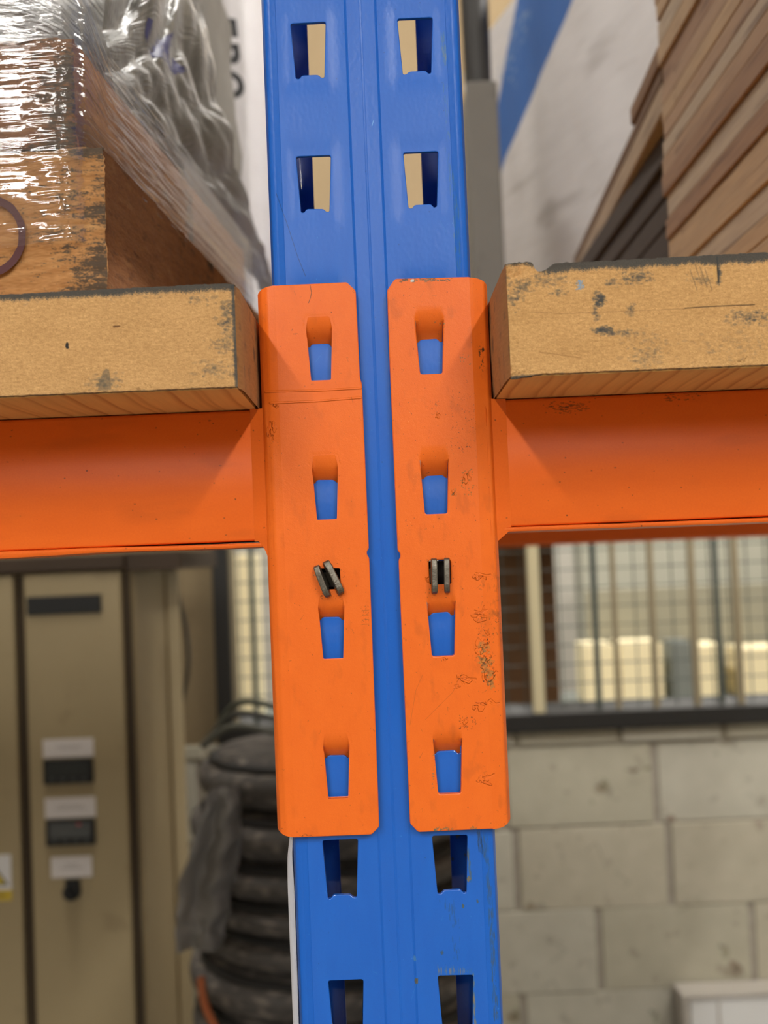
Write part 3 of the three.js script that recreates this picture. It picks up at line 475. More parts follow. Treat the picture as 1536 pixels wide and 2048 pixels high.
// ---------------------------------------------------------------- wooden shelf panels
function woodCanvases(side) {
  const L = side === 'L', W = 1500, Hh = 380, px = 10000;  // 150 mm x 38 mm of front face
  const [c, x] = canvas(W, Hh, L ? '#c69a64' : '#c79a62'), [b] = canvas(W, Hh, '#808080');
  const x0 = L ? -196 : 43, yb = 56.3;                     // mm of the canvas's left and lower edge
  const cv = (a, d) => { const p = at(a, d, 0.055); return [(p.x * 1000 - x0) * 10, Hh - ((p.y - EYE) * 1000 - yb) * 10]; };
  perPixel(c, (i, j, q) => {
    const f = tf(i / 26, j / 7, L ? 2.2 : 4.1, 4), s = tn(i / 5.5, j / 2.2, 1.7) * 0.7 + tn(i / 2.2, j / 1.8, 5.7) * 0.5, v = 22 * f + 20 * s + 14 * tn(i / 12, j / 7, 8.2) + 14 * tf(i / 190, j / 60, 9.9, 3);
    q[0] += v; q[1] += v * 0.92; q[2] += v * 0.8; if (s > 0.42) mix3(q, [226, 190, 132], 0.3); if (s < -0.45) mix3(q, [126, 82, 44], 0.35);
  });
  const dirt = (cx, cy, rx, ry, col, n, a, th = 0.5) => { for (let k = 0; k < n; k++) { const g1 = rnd() + rnd() + rnd() - 1.5, g2 = rnd() + rnd() + rnd() - 1.5; blot(x, cx + g1 * rx, cy + g2 * ry, rr(2, 7), `rgba(${col},${rr(0.08, 0.4) * a})`, 8, rr(0.8, 2), rr(0.6, 1.2), th); } };
  const D = '62,64,66';
  if (L) {
    for (const [a, d, rx, ry, n, al] of [[455, 638, 24, 44, 130, 0.9], [470, 610, 8, 60, 90, 1], [452, 690, 40, 26, 90, 0.7], [430, 740, 60, 26, 120, 0.55], [472, 730, 6, 80, 80, 0.9], [400, 600, 30, 12, 30, 0.6], [210, 765, 44, 26, 140, 0.5]]) { const p = cv(a, d); dirt(p[0], p[1], rx * 1.3, ry * 1.2, D, n, al); }
    let p = cv(205, 755); x.fillStyle = 'rgba(96,88,76,0.5)'; x.beginPath(); [[195, 782], [205, 745], [213, 738], [219, 742], [222, 780]].forEach((q, i) => { const r = cv(...q); x[i ? 'lineTo' : 'moveTo'](...r); }); x.fill();
    p = cv(134, 692); blot(x, ...p, 9, 'rgba(36,36,36,0.95)', 9, 0.8, 1.2); p = cv(234, 653); blot(x, ...p, 7, 'rgba(96,62,36,0.9)', 9, 1.8, 0.5);
    for (let k = 0; k < 40; k++) dirt(rr(0, W), 30 + rr(0, 40), 30, 18, D, 5, 0.35);
  } else {
    for (const [a, d, rx, ry, n, al] of [[1200, 600, 12, 24, 90, 1], [1192, 620, 8, 30, 40, 0.8], [1205, 660, 24, 9, 120, 1], [1240, 666, 44, 8, 60, 0.7], [1262, 622, 9, 18, 40, 0.6], [1500, 636, 60, 22, 170, 0.8], [1490, 690, 120, 40, 160, 0.35], [1300, 690, 60, 50, 150, 0.35], [1290, 720, 40, 30, 120, 0.4], [1030, 590, 20, 40, 80, 0.8], [1100, 560, 60, 24, 120, 0.6], [1270, 555, 40, 20, 130, 0.85], [1225, 565, 20, 12, 40, 0.7], [1405, 560, 40, 14, 60, 0.5], [1437, 550, 6, 26, 80, 1], [1050, 570, 24, 24, 60, 0.7], [1120, 585, 20, 10, 30, 0.7]]) { const p = cv(a, d); dirt(p[0], p[1], rx * 1.3, ry * 1.2, D, n, al); }
    for (let k = 0; k < 36; k++) { const p = cv(1157 + rr(-6, 6), 571 + rr(-9, 9)); blot(x, p[0] + (p[1] % 7), p[1], rr(2, 5), `rgba(122,156,196,${rr(0.4, 0.85)})`, 8, 1.2, 0.8, 0.6); }
    stroke(x, [cv(1370, 617), cv(1430, 613), cv(1509, 610)], 3, 'rgba(60,44,30,0.8)'); stroke(x, [cv(1427, 512), cv(1430, 535), cv(1431, 560)], 14, 'rgba(206,160,98,0.9)'); stroke(x, [cv(1434, 515), cv(1437, 565)], 5, 'rgba(60,52,44,0.8)');
    for (const [a, d] of [[1390, 530], [1400, 535], [1410, 540], [1380, 540]]) stroke(x, [cv(a, d), cv(a + 14, d + 40)], 4, 'rgba(96,80,60,0.35)');
    stroke(x, [cv(1060, 625), cv(1130, 628), cv(1370, 618)], 1.5, 'rgba(120,84,50,0.5)'); stroke(x, [cv(1080, 705), cv(1160, 716)], 4, 'rgba(150,108,60,0.5)');
  }
  // soiled band along the upper edge with a ragged lower border, thin soiled line along the lower edge
  perPixel(c, (i, j, q) => {
    const d = L ? (17 + 12 * tf(i / 90, 0.5, 3.1, 3) + 5 * tn(i / 13, 2.1) + 3 * tn(i / 4, 5.1)) * smooth(0, 300, i + 200) : (28 + 26 * tf(i / 110, 0.9, 7.1, 3) + 7 * tn(i / 14, 4.4) + 4 * tn(i / 4, 3.3)) * smooth(60, 130, i);
    const top = L ? Hh - 340 : Hh - 374 + 0, e = smooth(d + 10, d - 5, j - top + 9 * tn(i / 5, j / 3, 1.2) + 6 * tn(i / 2, j / 2, 4.2));
    mix3(q, [58 + 8 * tn(i / 3, j / 3), 60, 62], e * 0.86);
    mix3(q, [70, 62, 54], smooth(8 + 5 * tn(i / 16, 7.7), 1, Hh - j) * 0.75);
    if (L) mix3(q, [60, 62, 64], smooth(1487 + 6 * tn(j / 9, 3.3), 1494, i) * 0.7);
  });
  perPixel(b, (i, j, q) => { const v = 128 + 70 * (tn(i / 5, j / 2.4, 1.7) * 0.7 + tn(i / 2.2, j / 1.8, 5.7) * 0.5) + 60 * tf(i / 40, j / 20, 6.6, 3); q[0] = q[1] = q[2] = v; });
  return [tex(c), tex(b, false)];
}
// planed pine under the panel: grain runs from front to back
const pineC = canvas(1024, 512, '#e2ae62')[0];
{
  const line = Array.from({ length: 46 }, (_, k) => [(k + 0.5) / 46 * 1024 + rr(-9, 9), rr(0.3, 1)]);
  perPixel(pineC, (i, j, q) => { const bend = 16 * tn(j / 300, 1.7) + 8 * tn(j / 90, i / 500, 3.3); let w = 0; for (const [x, s] of line) { const d = i + bend - x; if (d > -9 && d < 2.5) w = Math.max(w, s * (d < 0 ? (1 + d / 9) ** 2 : 1 - d / 2.5)); } const v = 8 * tn(i / 4, j / 60, 2.2) + 10 * tf(i / 80, j / 200, 8.1, 3); q[0] += v; q[1] += v; q[2] += v * 0.5; mix3(q, [160, 92, 36], w * 0.62); });
}
const pineT = tex(pineC, true, [1 / 0.34, 1 / 0.25]);
const mPine = std({ map: pineT, roughness: 0.6, bumpMap: peel, bumpScale: 0.00008 });
const endC = canvas(512, 512, '#b08049')[0];
perPixel(endC, (i, j, q) => { const v = 14 * tf(i / 60, j / 8, 3.8, 4) + 10 * tn(i / 30, j / 2.5, 1.8); q[0] += v; q[1] += v * 0.9; q[2] += v * 0.75; mix3(q, [88, 76, 62], smooth(0.1, 0.45, tf(i / 40, j / 40, 15.2, 4)) * 0.6); });
const mEnd = std({ map: tex(endC, true, [10, 10]), roughness: 0.9, bumpMap: peel, bumpScale: 0.0002 });
function shelfPanel(side, label) {
  const L = side === 'L', [cm, bm] = woodCanvases(side), mFront = std({ map: cm, bumpMap: bm, bumpScale: 0.0007, roughness: 0.95 });
  const x0 = L ? -1.0 : 43.2 * M, x1 = L ? -46.0 * M : 1.0, yb = EYE + 56.4 * M, yt = EYE + (L ? 90.2 : 93.4) * M, zf = 0.055, zb = -1.06, t = thing('shelf_panel', label, 'shelf board');
  const near = 0.17, nx = 300, ny = 44;
  // front face and rim as one displaced skin: u along x (fine near the upright), v round from underside edge over the front to the top edge
  const xs = Array.from({ length: nx + 1 }, (_, k) => { const f = k / nx; return L ? x1 - (f < 0.9 ? f / 0.9 * near : near + (f - 0.9) / 0.1 * (x1 - x0 - near)) : x0 + (f < 0.9 ? f / 0.9 * near : near + (f - 0.9) / 0.1 * (x1 - x0 - near)); });
  const skin = grid(nx, ny, (u, v) => {
    const X = xs[Math.round(u * nx)], e = Math.abs(X - (L ? x1 : x0)) / M, k = Math.round(v * ny);
    let top = yt, bot = yb, y, z = zf;
    const rag = 0.3 * noise(X * 900, 1.5) + 0.25 * noise(X * 2600, 4.5);
    if (L) top += (rag * 0.6 - 0.0021 * e * 4 + smooth(6, 0, e) * -0.3 + 1.2 - 0.2) * M * 1 + (e > 60 ? -0.1 : 0) * M;
    else top += (rag * 0.8 + (e < 9 ? 0.9 + 0.5 * noise(e / 2, 8.8) : 0) - 2.6 * smooth(8, 10.5, e) * smooth(17, 11, e) + 1.1 * smooth(20, 90, e) * 0.6) * M;
    bot += (0.22 * noise(X * 700, 7.5) + (L ? 0.2 : 0.3 + smooth(12, 0, e) * -1.1)) * M;
    if (k < 4) { y = bot + 0.25 * M * k / 3; z = zf - (3 - k) * 0.5 * M; if (k === 0) { y = yb; z = zf - 4 * M; } }
    else if (k > ny - 4) { const q = ny - k; y = top - 0.3 * M * q / 3; z = zf - (3 - q) * 0.5 * M; if (q === 0) { z = zf - 5 * M; } }
    else { const f = (k - 3) / (ny - 6); y = bot + 0.25 * M + (top - 0.3 * M - bot - 0.25 * M) * f; }
    z += (0.16 * noise(X * 1500, y * 3200, 2.5) + 0.22 * noise(X * 420, y * 500, 5.5)) * M;
    if (!L) { // torn upper corner beside the upright
      const a = smooth(14, 0, e) * smooth(18 * M, 0, yt - y); z -= a * (2.2 + 2.6 * noise(e / 2.6, y * 700, 4.1) + 1.2 * noise(e / 0.9, y * 1600, 6.1)) * M;
      const lo = smooth(7, 0, e) * smooth(8 * M, 0, y - yb); z -= lo * (1.4 + 1.2 * noise(e / 1.5, y * 900, 7.1)) * M;
    } else { const a = smooth(2.5, 0, e); z -= a * 0.7 * M; }
    return new THREE.Vector3(X, y, z);
  });
  const front = fixWinding(skin, true);
  planarUV(front, L ? -0.196 : 0.043, yb, 0.15, 0.038);
  part('front_edge', front, mFront, t, 'sawn fuzzy front edge with dark dirt');
  // planed body behind the front skin; the end face has its own colour
  const bx0 = L ? x0 : x0 + 0.3 * M, bx1 = L ? x1 - 0.3 * M : x1;
  const body = mergeGeometries([box(bx0, bx1, yb, yt - 4 * M, zb, zf - 4.5 * M), box(bx0, bx1, yt - 4 * M, yt - 0.3 * M, zb, zf - 14 * M), box(bx0, bx1, yb, yb + 2 * M, zf - 4.6 * M, zf - 1.6 * M)]);
  { const uv = body.attributes.uv; }
  part('board', body, mPine, t, 'planed pine underside with long grain');
  const ex = L ? x1 : x0, endG = grid(60, 20, (u, v) => {
    const z = zf - 0.6 * M - u * 0.3, y = yb + (yt - 0.2 * M - yb) * v, d = u * 300, bulge = L ? 1.1 * smooth(0, 6, d) : 1.1 * smooth(0, 8, d) * (0.5 + 0.5 * Math.sin(v * 3.1));
    return new THREE.Vector3(ex + (L ? 1 : -1) * (0.05 + bulge * 0.9 + 0.16 * noise(z * 300, y * 900, 3)) * M, y, z);
  });
  { const ix = endG.index.array, flip = !L; if (flip) for (let k = 0; k < ix.length; k += 3) { const s = ix[k]; ix[k] = ix[k + 2]; ix[k + 2] = s; } endG.computeVertexNormals(); }
  const ee = boxUV(endG); part('end_face', ee, mEnd, t, 'rough sawn end face');
  return t;
}
shelfPanel('L', 'thick wooden shelf panel on the left orange beam, clean tan front with dark top edge');
shelfPanel('R', 'thick wooden shelf panel on the right orange beam, battered corner and smeared dirt marks');
const DL = EYE + 90.4 * M, DR = EYE + 93.6 * M;            // decks the goods stand on

// ---------------------------------------------------------------- goods on the left deck
const YAW = 4.6 * Math.PI / 180;
const timberC = canvas(1024, 1024, '#a97a4a')[0];
{
  const x = timberC.getContext('2d');
  perPixel(timberC, (i, j, q) => { const f = tf(i / 90, j / 12, 3.3, 5), v = 26 * f + 16 * tn(i / 14, j / 3, 2.8); q[0] += v; q[1] += v * 0.9; q[2] += v * 0.75; mix3(q, [112, 74, 44], smooth(0.15, 0.5, tf(i / 60, j / 20, 13.3, 4)) * 0.55); mix3(q, [206, 164, 110], smooth(0.1, 0.5, tf(i / 120, j / 24, 23.1, 4)) * 0.5); });
  perPixel(timberC, (i, j, q) => { const s = smooth(0.0, 0.5, tf(i / 90, j / 26, 31.7) + 0.35 * tn(i / 16, j / 5, 3.3) + 0.3 * tn(i / 5, j / 3, 6.3) + 0.5 * smooth(880, 1020, i) - 0.16) * (0.3 + 0.7 * smooth(450, 800, i)); mix3(q, [62, 56, 50], s * 0.8); });
}
const timberB = canvas(512, 512, '#808080')[0];
perPixel(timberB, (i, j, q) => { const v = 128 + 90 * tf(i / 40, j / 7, 5.5, 4) + 30 * tn(i / 8, j / 2, 3.6); q[0] = q[1] = q[2] = v; });
const timT = tex(timberC, true, [1, 1]), timB = tex(timberB, false, [1, 1]);
const mTimber = std({ map: timT, bumpMap: timB, bumpScale: 0.0012, roughness: 0.92 });
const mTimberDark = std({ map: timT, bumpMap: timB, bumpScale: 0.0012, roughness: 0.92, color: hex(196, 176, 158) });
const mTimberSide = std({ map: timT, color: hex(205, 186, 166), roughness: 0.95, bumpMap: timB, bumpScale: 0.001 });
function timber(label, xr, y0, y1, zf, len, mat, name = 'timber_beam') {   // a rough squared timber whose right face shows
  const t = thing(name, label, 'timber', [xr, 0, zf], -YAW), w = 0.2, h = y1 - y0;
  const fr = grid(90, 50, (u, v) => { const X = -w + w * u, Y = y0 + h * v, ed = Math.min(1, (1 - u) * w / 0.006), eb = Math.min(v, 1 - v) * h / 0.004; return new THREE.Vector3(X - 0.0016 * (1 - ed) * (0.5 + noise(Y * 700, 2.2)) * 0 + (u === 1 ? 0.0008 * noise(Y * 230, 6.6) + 0.0006 * noise(Y * 1700, 2.6) : 0), Y + (v === 1 || v === 0 ? 0.001 * noise(X * 300, 1.1 + v) : 0), 0.0011 * noise(X * 60, Y * 420, 3.3) + 0.0006 * noise(X * 260, Y * 1300, 1.3) - 0.0022 * (1 - clamp(ed)) - 0.0016 * (1 - clamp(eb))); });
  planarUV(fr, -w, y0, w, 0.2); part('front_face', fr, mat, t, 'rough sawn face with dark stains');
  const side = grid(60, 16, (u, v) => new THREE.Vector3(0.0012 * noise(u * 40, v * 6, 4.2) - 0.0006, y0 + h * v + (v === 1 || v === 0 ? 0.001 * noise(-u * 20, 1.1 + v) * u : 0), -0.0024 - u * len)); { const uv = side.attributes.uv; for (let i = 0; i < uv.count; i++) uv.setXY(i, uv.getX(i) * len / 0.2, uv.getY(i) * h / 0.2); }
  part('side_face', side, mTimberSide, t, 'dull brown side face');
  part('core', box(-w, -0.0014, y0 + 0.0002, y1 - 0.001, -len, -0.004), mat, t);
  return t;
}
const zT = -0.03;
const lowTimber = timber('rough brown timber on the left panel with a dark round stamp mark at its cut edge', at(209, 470, zT).x, DL, EYE + 0.1685, zT, 0.36, mTimber);
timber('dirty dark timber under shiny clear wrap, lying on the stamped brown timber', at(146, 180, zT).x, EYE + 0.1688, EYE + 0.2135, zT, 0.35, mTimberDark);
{ // stamp print: a dark ring on the lower timber's face
  const c = new THREE.Vector3(at(-28, 470, zT).x, at(-28, 470, zT).y, 0), loc = lowTimber.position;
  const ring = new THREE.RingGeometry(0.0128, 0.0158, 48, 2), p = ring.attributes.position;
  for (let i = 0; i < p.count; i++) p.setXYZ(i, c.x - loc.x + p.getX(i) * (1 + 0.03 * noise(i, 2.5)), c.y + p.getY(i) * 1.05, 0.0019 + Math.tan(YAW) * 0);
  ring.computeVertexNormals(); part('stamp_mark', ring, std({ color: hex(88, 58, 62), roughness: 0.95 }), lowTimber, 'dark purple ring stamp');
}
// clear stretch film over the timbers: many fine level pleats
const filmB = canvas(1024, 1024, '#808080')[0];
perPixel(filmB, (i, j, q) => { const v = 128 + 120 * tn(i / 120, j / 5, 1.3) * smooth(-0.2, 0.3, tn(i / 160, j / 60, 9.2)) + 60 * tn(i / 40, j / 14, 6.1) + 36 * tn(i / 9, j / 9, 2.7); q[0] = q[1] = q[2] = v; });
const mFilm = phys({ color: hex(250, 250, 250), transmission: 0.98, thickness: 0, roughness: 0.08, ior: 1.62, specularIntensity: 1, side: THREE.DoubleSide, bumpMap: tex(filmB, false, [2, 2]), bumpScale: 0.00006 });
{
  const t = thing('stretch_film', 'shiny clear stretch film wrapped round the timbers on the left panel, pleated', 'plastic wrap');
  const xr = at(146, 180, zT).x, xl = -0.3, k = Math.cos(YAW), s = Math.sin(YAW);
  const path = []; for (let i = 0; i <= 60; i++) path.push([xl + (xr - 0.006 - xl) * i / 60, zT + 0.0035]); for (let i = 1; i <= 8; i++) path.push([xr - 0.006 + 0.0105 * Math.sin(i / 8 * 1.49), zT - 0.007 + 0.0105 * Math.cos(i / 8 * 1.49)]); const n1 = path.length; for (let i = 1; i <= 20; i++) path.push([xr + 0.0046 + s * i * 0.016, zT - 0.006 - k * i * 0.016]);
  const N = path.length - 1;
  const film = (ya, yb, seedZ, lift, drop) => grid(N, 130, (u, v) => {
    const i = Math.round(u * N), p = path[i], on = i < n1, a = (on ? 1 : 0), y = ya + ((on ? yb : Math.min(yb, EYE + 0.2138)) - ya) * v + (on ? 0.006 * noise(p[0] * 14, v * 2, seedZ) * (v === 0 ? 1 : 0.4) : 0), pl = 0.00024 * noise(p[0] * 18 + p[1] * 8, y * 560, seedZ) + 0.00034 * noise(p[0] * 40, y * 230, seedZ + 3) + 0.0017 * noise(p[0] * 16, y * 52, seedZ + 5) + lift;
    const ledge = !on ? 0.002 : y < EYE + 0.1688 ? (smooth(EYE + 0.172, EYE + 0.165, y) * drop) : 0;
    const cn = i > 56 && i < n1 + 8 ? 0.0011 * noise(p[0] * 90 + p[1] * 140, y * 480, seedZ + 8) + 0.0007 * noise(p[1] * 300, y * 1100, seedZ + 2) : 0;
    return new THREE.Vector3(p[0] + (on ? cn * (i > 60 ? 1 : 0.3) : pl + ledge + cn), y, p[1] + (on ? pl + cn : 0));
  });
  const f = film(EYE + 0.128, EYE + 0.232, 3.1, 0.0008, 0); part('front_wrap', f, mFilm, t);
  const f2 = film(EYE + 0.16, EYE + 0.24, 8.7, 0.0035, 0.002); part('second_layer', f2, mFilm, t);
}
// soft goods: rounded sacks with folds
function sackGeo(w, h, d, sd, fold = 0.02, e = 0.35, flatUV = false) {
  const g = new THREE.SphereGeometry(1, 72, 48), p = g.attributes.position;
  for (let i = 0; i < p.count; i++) {
    const x = p.getX(i), y = p.getY(i), z = p.getZ(i), q = v => Math.sign(v) * Math.abs(v) ** e;
    let X = q(x), Y = q(y), Z = q(z); const l = 1 / Math.max(Math.hypot(X, Y, Z) / 1.6, 1); X *= l; Y *= l; Z *= l;
    const f = fold * (fbm(X * 2.2 + sd, Y * 1.6, Z * 2.2 + sd, 3) * 2.2 + 0.5 * noise(X * 9 + sd, Y * 2.5, Z * 9));
    p.setXYZ(i, X * w / 2 * (1 + f / w), Y * h / 2, Z * d / 2 * (1 + f / d));
  }
  if (flatUV) planarUV(g, -w / 2, -h / 2, w, h);
  g.computeVertexNormals(); return g;
}
const sackC = canvas(512, 512, '#c9c6c4')[0];
perPixel(sackC, (i, j, q) => { const v = 6 * tf(i / 60, j / 60, 2.6, 4) + 5 * Math.sin(i * 0.9) * 0.6 + 5 * tn(i / 2, j / 8, 3.9); q[0] += v; q[1] += v; q[2] += v; mix3(q, [120, 114, 108], smooth(0.2, 0.5, tf(i / 50, j / 110, 9.3, 4)) * 0.4); });
const sackB = canvas(512, 512, '#808080')[0];
perPixel(sackB, (i, j, q) => { const v = 128 + 110 * tf(i / 60, j / 90, 4.6, 4); q[0] = q[1] = q[2] = v; });
const sackT = tex(sackC, true, [3, 3]);
const mSack = std({ map: sackT, roughness: 0.7, bumpMap: tex(sackB, false, [2, 2]), bumpScale: 0.004 });
const mClearGrey = phys({ color: hex(136, 134, 128), transmission: 0.72, thickness: 0, roughness: 0.34, side: THREE.DoubleSide, bumpMap: tex(filmB, false, [1, 1]), bumpScale: 0.0006 });
{
  // white wrapped bundle lying over the timbers
  const t = thing('wrapped_bundle', 'white plastic-wrapped bundle lying on top of the wrapped timbers', 'bundle', [-0.264, EYE + 0.2145 + 0.055, -0.19], -YAW);
  part('wrapping', sackGeo(0.28, 0.11, 0.27, 3.3, 0.014, 0.5), phys({ color: hex(214, 214, 212), roughness: 0.3, bumpMap: tex(filmB, false, [2, 2]), bumpScale: 0.003, clearcoat: 0.6, clearcoatRoughness: 0.15 }), t);
}
// boards stacked further back on the left deck, dim behind the timbers
{
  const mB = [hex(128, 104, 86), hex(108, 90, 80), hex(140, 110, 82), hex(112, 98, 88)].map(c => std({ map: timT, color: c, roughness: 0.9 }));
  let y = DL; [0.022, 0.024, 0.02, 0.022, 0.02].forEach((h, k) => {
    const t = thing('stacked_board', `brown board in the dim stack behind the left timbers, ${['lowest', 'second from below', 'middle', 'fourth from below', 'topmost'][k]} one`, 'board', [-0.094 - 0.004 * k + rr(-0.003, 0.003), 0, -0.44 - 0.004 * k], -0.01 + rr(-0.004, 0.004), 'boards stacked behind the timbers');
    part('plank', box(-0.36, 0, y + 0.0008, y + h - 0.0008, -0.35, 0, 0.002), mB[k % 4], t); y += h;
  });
}
// clear plastic draped down behind the timbers, crumpled
{
  const t = thing('clear_sheet', 'crumpled translucent plastic sheet with a dark blue print, hanging behind the wrapped timbers', 'plastic sheet');
  const rowsP = [[[200, -40, -0.1], [330, -40, -0.2], [400, 20, -0.3]], [[205, 110, -0.1], [330, 100, -0.2], [425, 180, -0.32]], [[215, 190, -0.1], [340, 220, -0.22], [452, 290, -0.36]], [[240, 270, -0.14], [360, 340, -0.28], [480, 380, -0.44]], [[270, 330, -0.2], [390, 420, -0.36], [512, 470, -0.54]], [[330, 420, -0.3], [430, 490, -0.46], [536, 540, -0.64]], [[390, 500, -0.42], [470, 550, -0.56], [552, 610, -0.74]]].map(r => r.map(q => at(...q)));
  const curves = [0, 1, 2].map(k => new THREE.CatmullRomCurve3(rowsP.map(r => r[k])));
  const fn = (u, v) => { const c = new THREE.CatmullRomCurve3(curves.map(q => q.getPoint(v))).getPoint(u); const cr = (a, s) => Math.abs(noise(u * a + s, v * a * 1.4, s)); const d = 0.022 * cr(3.2, 3.1) + 0.007 * cr(7, 6.2) + 0.0015 * cr(15, 1.2); return new THREE.Vector3(c.x + d * 0.5, c.y + d * 0.25, c.z + d); }, g = grid(60, 90, fn);
  part('sheet', g, mClearGrey, t);
  part('print', grid(14, 12, (u, v) => { const p = fn(0.3 + 0.26 * u + 0.1 * v - 0.05 * Math.sin(v * 3), 0.13 + 0.085 * v + 0.02 * Math.sin(u * 3)); p.z += 0.0008; return p; }), std({ color: hex(38, 40, 92), roughness: 0.5, side: THREE.DoubleSide }), t, 'dark blue printed patch');
}
// bags further back
{
  const t = thing('grey_bag', 'grey plastic bag lying on the stacked boards, left of the blue upright', 'bag', [-0.3, DL + 0.1085 + 0.2, -0.6], 0);
  part('bag', sackGeo(0.34, 0.4, 0.42, 1.7, 0.022, 0.4), std({ map: sackT, color: hex(140, 138, 132), roughness: 0.5, bumpMap: tex(sackB, false, [2, 2]), bumpScale: 0.004 }), t);
}
{
  const txt = canvas(512, 1536, '#cfcccf')[0], x = txt.getContext('2d');
  x.save(); x.translate(458, 770); x.rotate(1.5); x.fillStyle = '#17171a'; x.font = 'bold 84px sans-serif'; x.textAlign = 'center'; x.fillText('FRO', 0, 34); x.restore();
  perPixel(txt, (i, j, q) => { const v = 6 * tf(i / 60, j / 60, 2.6) + 4 * tn(i / 2, j / 8, 3.9); q[0] += v; q[1] += v; q[2] += v; });
  const t = thing('printed_bag', 'white bag with black lettering close to the left of the blue upright', 'bag', [-0.268, DL + 0.45, -0.93], 0);
  part('bag', sackGeo(0.3, 0.9, 0.22, 5.1, 0.01, 0.28, true), std({ map: tex(txt), roughness: 0.6, bumpMap: tex(sackB, false, [1, 3]), bumpScale: 0.003 }), t);
}

// ---------------------------------------------------------------- goods on the right deck
const cardC = canvas(512, 512, '#ae9a84')[0];
perPixel(cardC, (i, j, q) => { const v = 14 * tf(i / 120, j / 9, 3.9, 4) + 10 * tn(i / 60, j / 3, 2.2); q[0] += v; q[1] += v; q[2] += v * 0.8; mix3(q, [108, 90, 78], smooth(0.1, 0.45, tf(i / 150, j / 14, 17.2, 4)) * 0.6); mix3(q, [184, 158, 124], smooth(0.15, 0.5, tf(i / 180, j / 12, 27.2, 4)) * 0.5); });
const cardT = tex(cardC, true, [3, 5]);
const mCard = [0xffffff, 0xf0ddd0, 0xfff0dc, 0xd9c0b2].map(c => std({ map: cardT, color: c, roughness: 0.9 }));
const ord = ['lowest', 'second', 'third', 'fourth', 'fifth', 'sixth', 'seventh', 'eighth', 'ninth', 'tenth', 'eleventh', 'twelfth', 'thirteenth', 'fourteenth', 'fifteenth', 'sixteenth', 'seventeenth', 'eighteenth', 'nineteenth', 'twentieth', 'twenty-first', 'twenty-second', 'twenty-third', 'twenty-fourth', 'twenty-fifth', 'twenty-sixth', 'twenty-seventh', 'twenty-eighth', 'twenty-ninth', 'thirtieth', 'thirty-first', 'thirty-second', 'thirty-third', 'thirty-fourth', 'thirty-fifth', 'thirty-sixth'];
{
  // near stack: flat cardboard layers, left faces towards the upright
  let y = DR, k = 0;
  while (y < EYE + 0.44) {
    const h = k === 0 ? 0.026 : rr(0.012, 0.018), dx = k === 0 ? 0.03 : rr(-0.0014, 0.0018);
    const t = thing('cardboard_sheet', `flat brown cardboard layer in the near right stack, ${ord[k]} from below`, 'cardboard', [0.2165 + dx, 0, -0.06 + rr(-0.004, 0.004)], rr(-0.003, 0.003), 'cardboard layers in the near right stack');
    part('layer', box(0, 0.42, y + 0.0003, y + h - 0.0003, -0.372, 0, 0.001), mCard[rnd() * 4 | 0], t); y += h; k++;
  }
}
{
  // long pale board over a dark recess, and the pile above it, further back
  const b0 = at(1308, 288, -0.45), b1 = at(1141, 514, -1.0);
  const t = thing('long_board', 'long pale brown board bridging the dark recess behind the near cardboard stack', 'board');
  const L = b0.distanceTo(b1), dirv = b1.clone().sub(b0).normalize(), g = box(0, 0.3, 0, 0.022, -L - 0.02, 0, 0.002), m = new THREE.Matrix4().makeRotationY(Math.atan2(-dirv.x, -dirv.z)); g.applyMatrix4(m); g.translate(b0.x + 0.008, (b0.y + b1.y) / 2, b0.z);
  part('plank', g, std({ map: cardT, color: hex(232, 224, 214), roughness: 0.9 }), t);
  const yB = (b0.y + b1.y) / 2;
  // dark layers set back under the board
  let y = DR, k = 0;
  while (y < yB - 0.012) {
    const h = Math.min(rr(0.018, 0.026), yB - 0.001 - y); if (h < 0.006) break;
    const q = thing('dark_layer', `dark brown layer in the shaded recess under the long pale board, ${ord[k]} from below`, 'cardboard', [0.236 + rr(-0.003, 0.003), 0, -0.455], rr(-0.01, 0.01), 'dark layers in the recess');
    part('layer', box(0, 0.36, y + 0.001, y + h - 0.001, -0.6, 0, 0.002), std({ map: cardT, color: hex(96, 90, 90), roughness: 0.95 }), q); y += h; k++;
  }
  // ragged pile on the board
  const top = [[0.012, 0.004, 1.04, '104,88,76'], [0.016, 0.002, 0.58, '120,102,88'], [0.012, 0.006, 0.465, '96,82,72']]; let yy = yB + 0.0225;
  top.forEach(([h, dx, len, col], i) => { const c = col.split(',').map(Number), q = thing('ragged_board', `ragged dark brown board on the long pale board, ${['lowest and longest', 'middle', 'uppermost and shortest'][i]} of three`, 'board', [b0.x + dx + 0.004, 0, -0.45], Math.atan2(-dirv.x, -dirv.z)); part('plank', box(0, 0.3, yy, yy + h - 0.0008, 0.45 - len, 0, 0.002), std({ map: cardT, color: hex(c[0] * 1.5, c[1] * 1.5, c[2] * 1.5), roughness: 0.95 }), q); yy += h; });
}
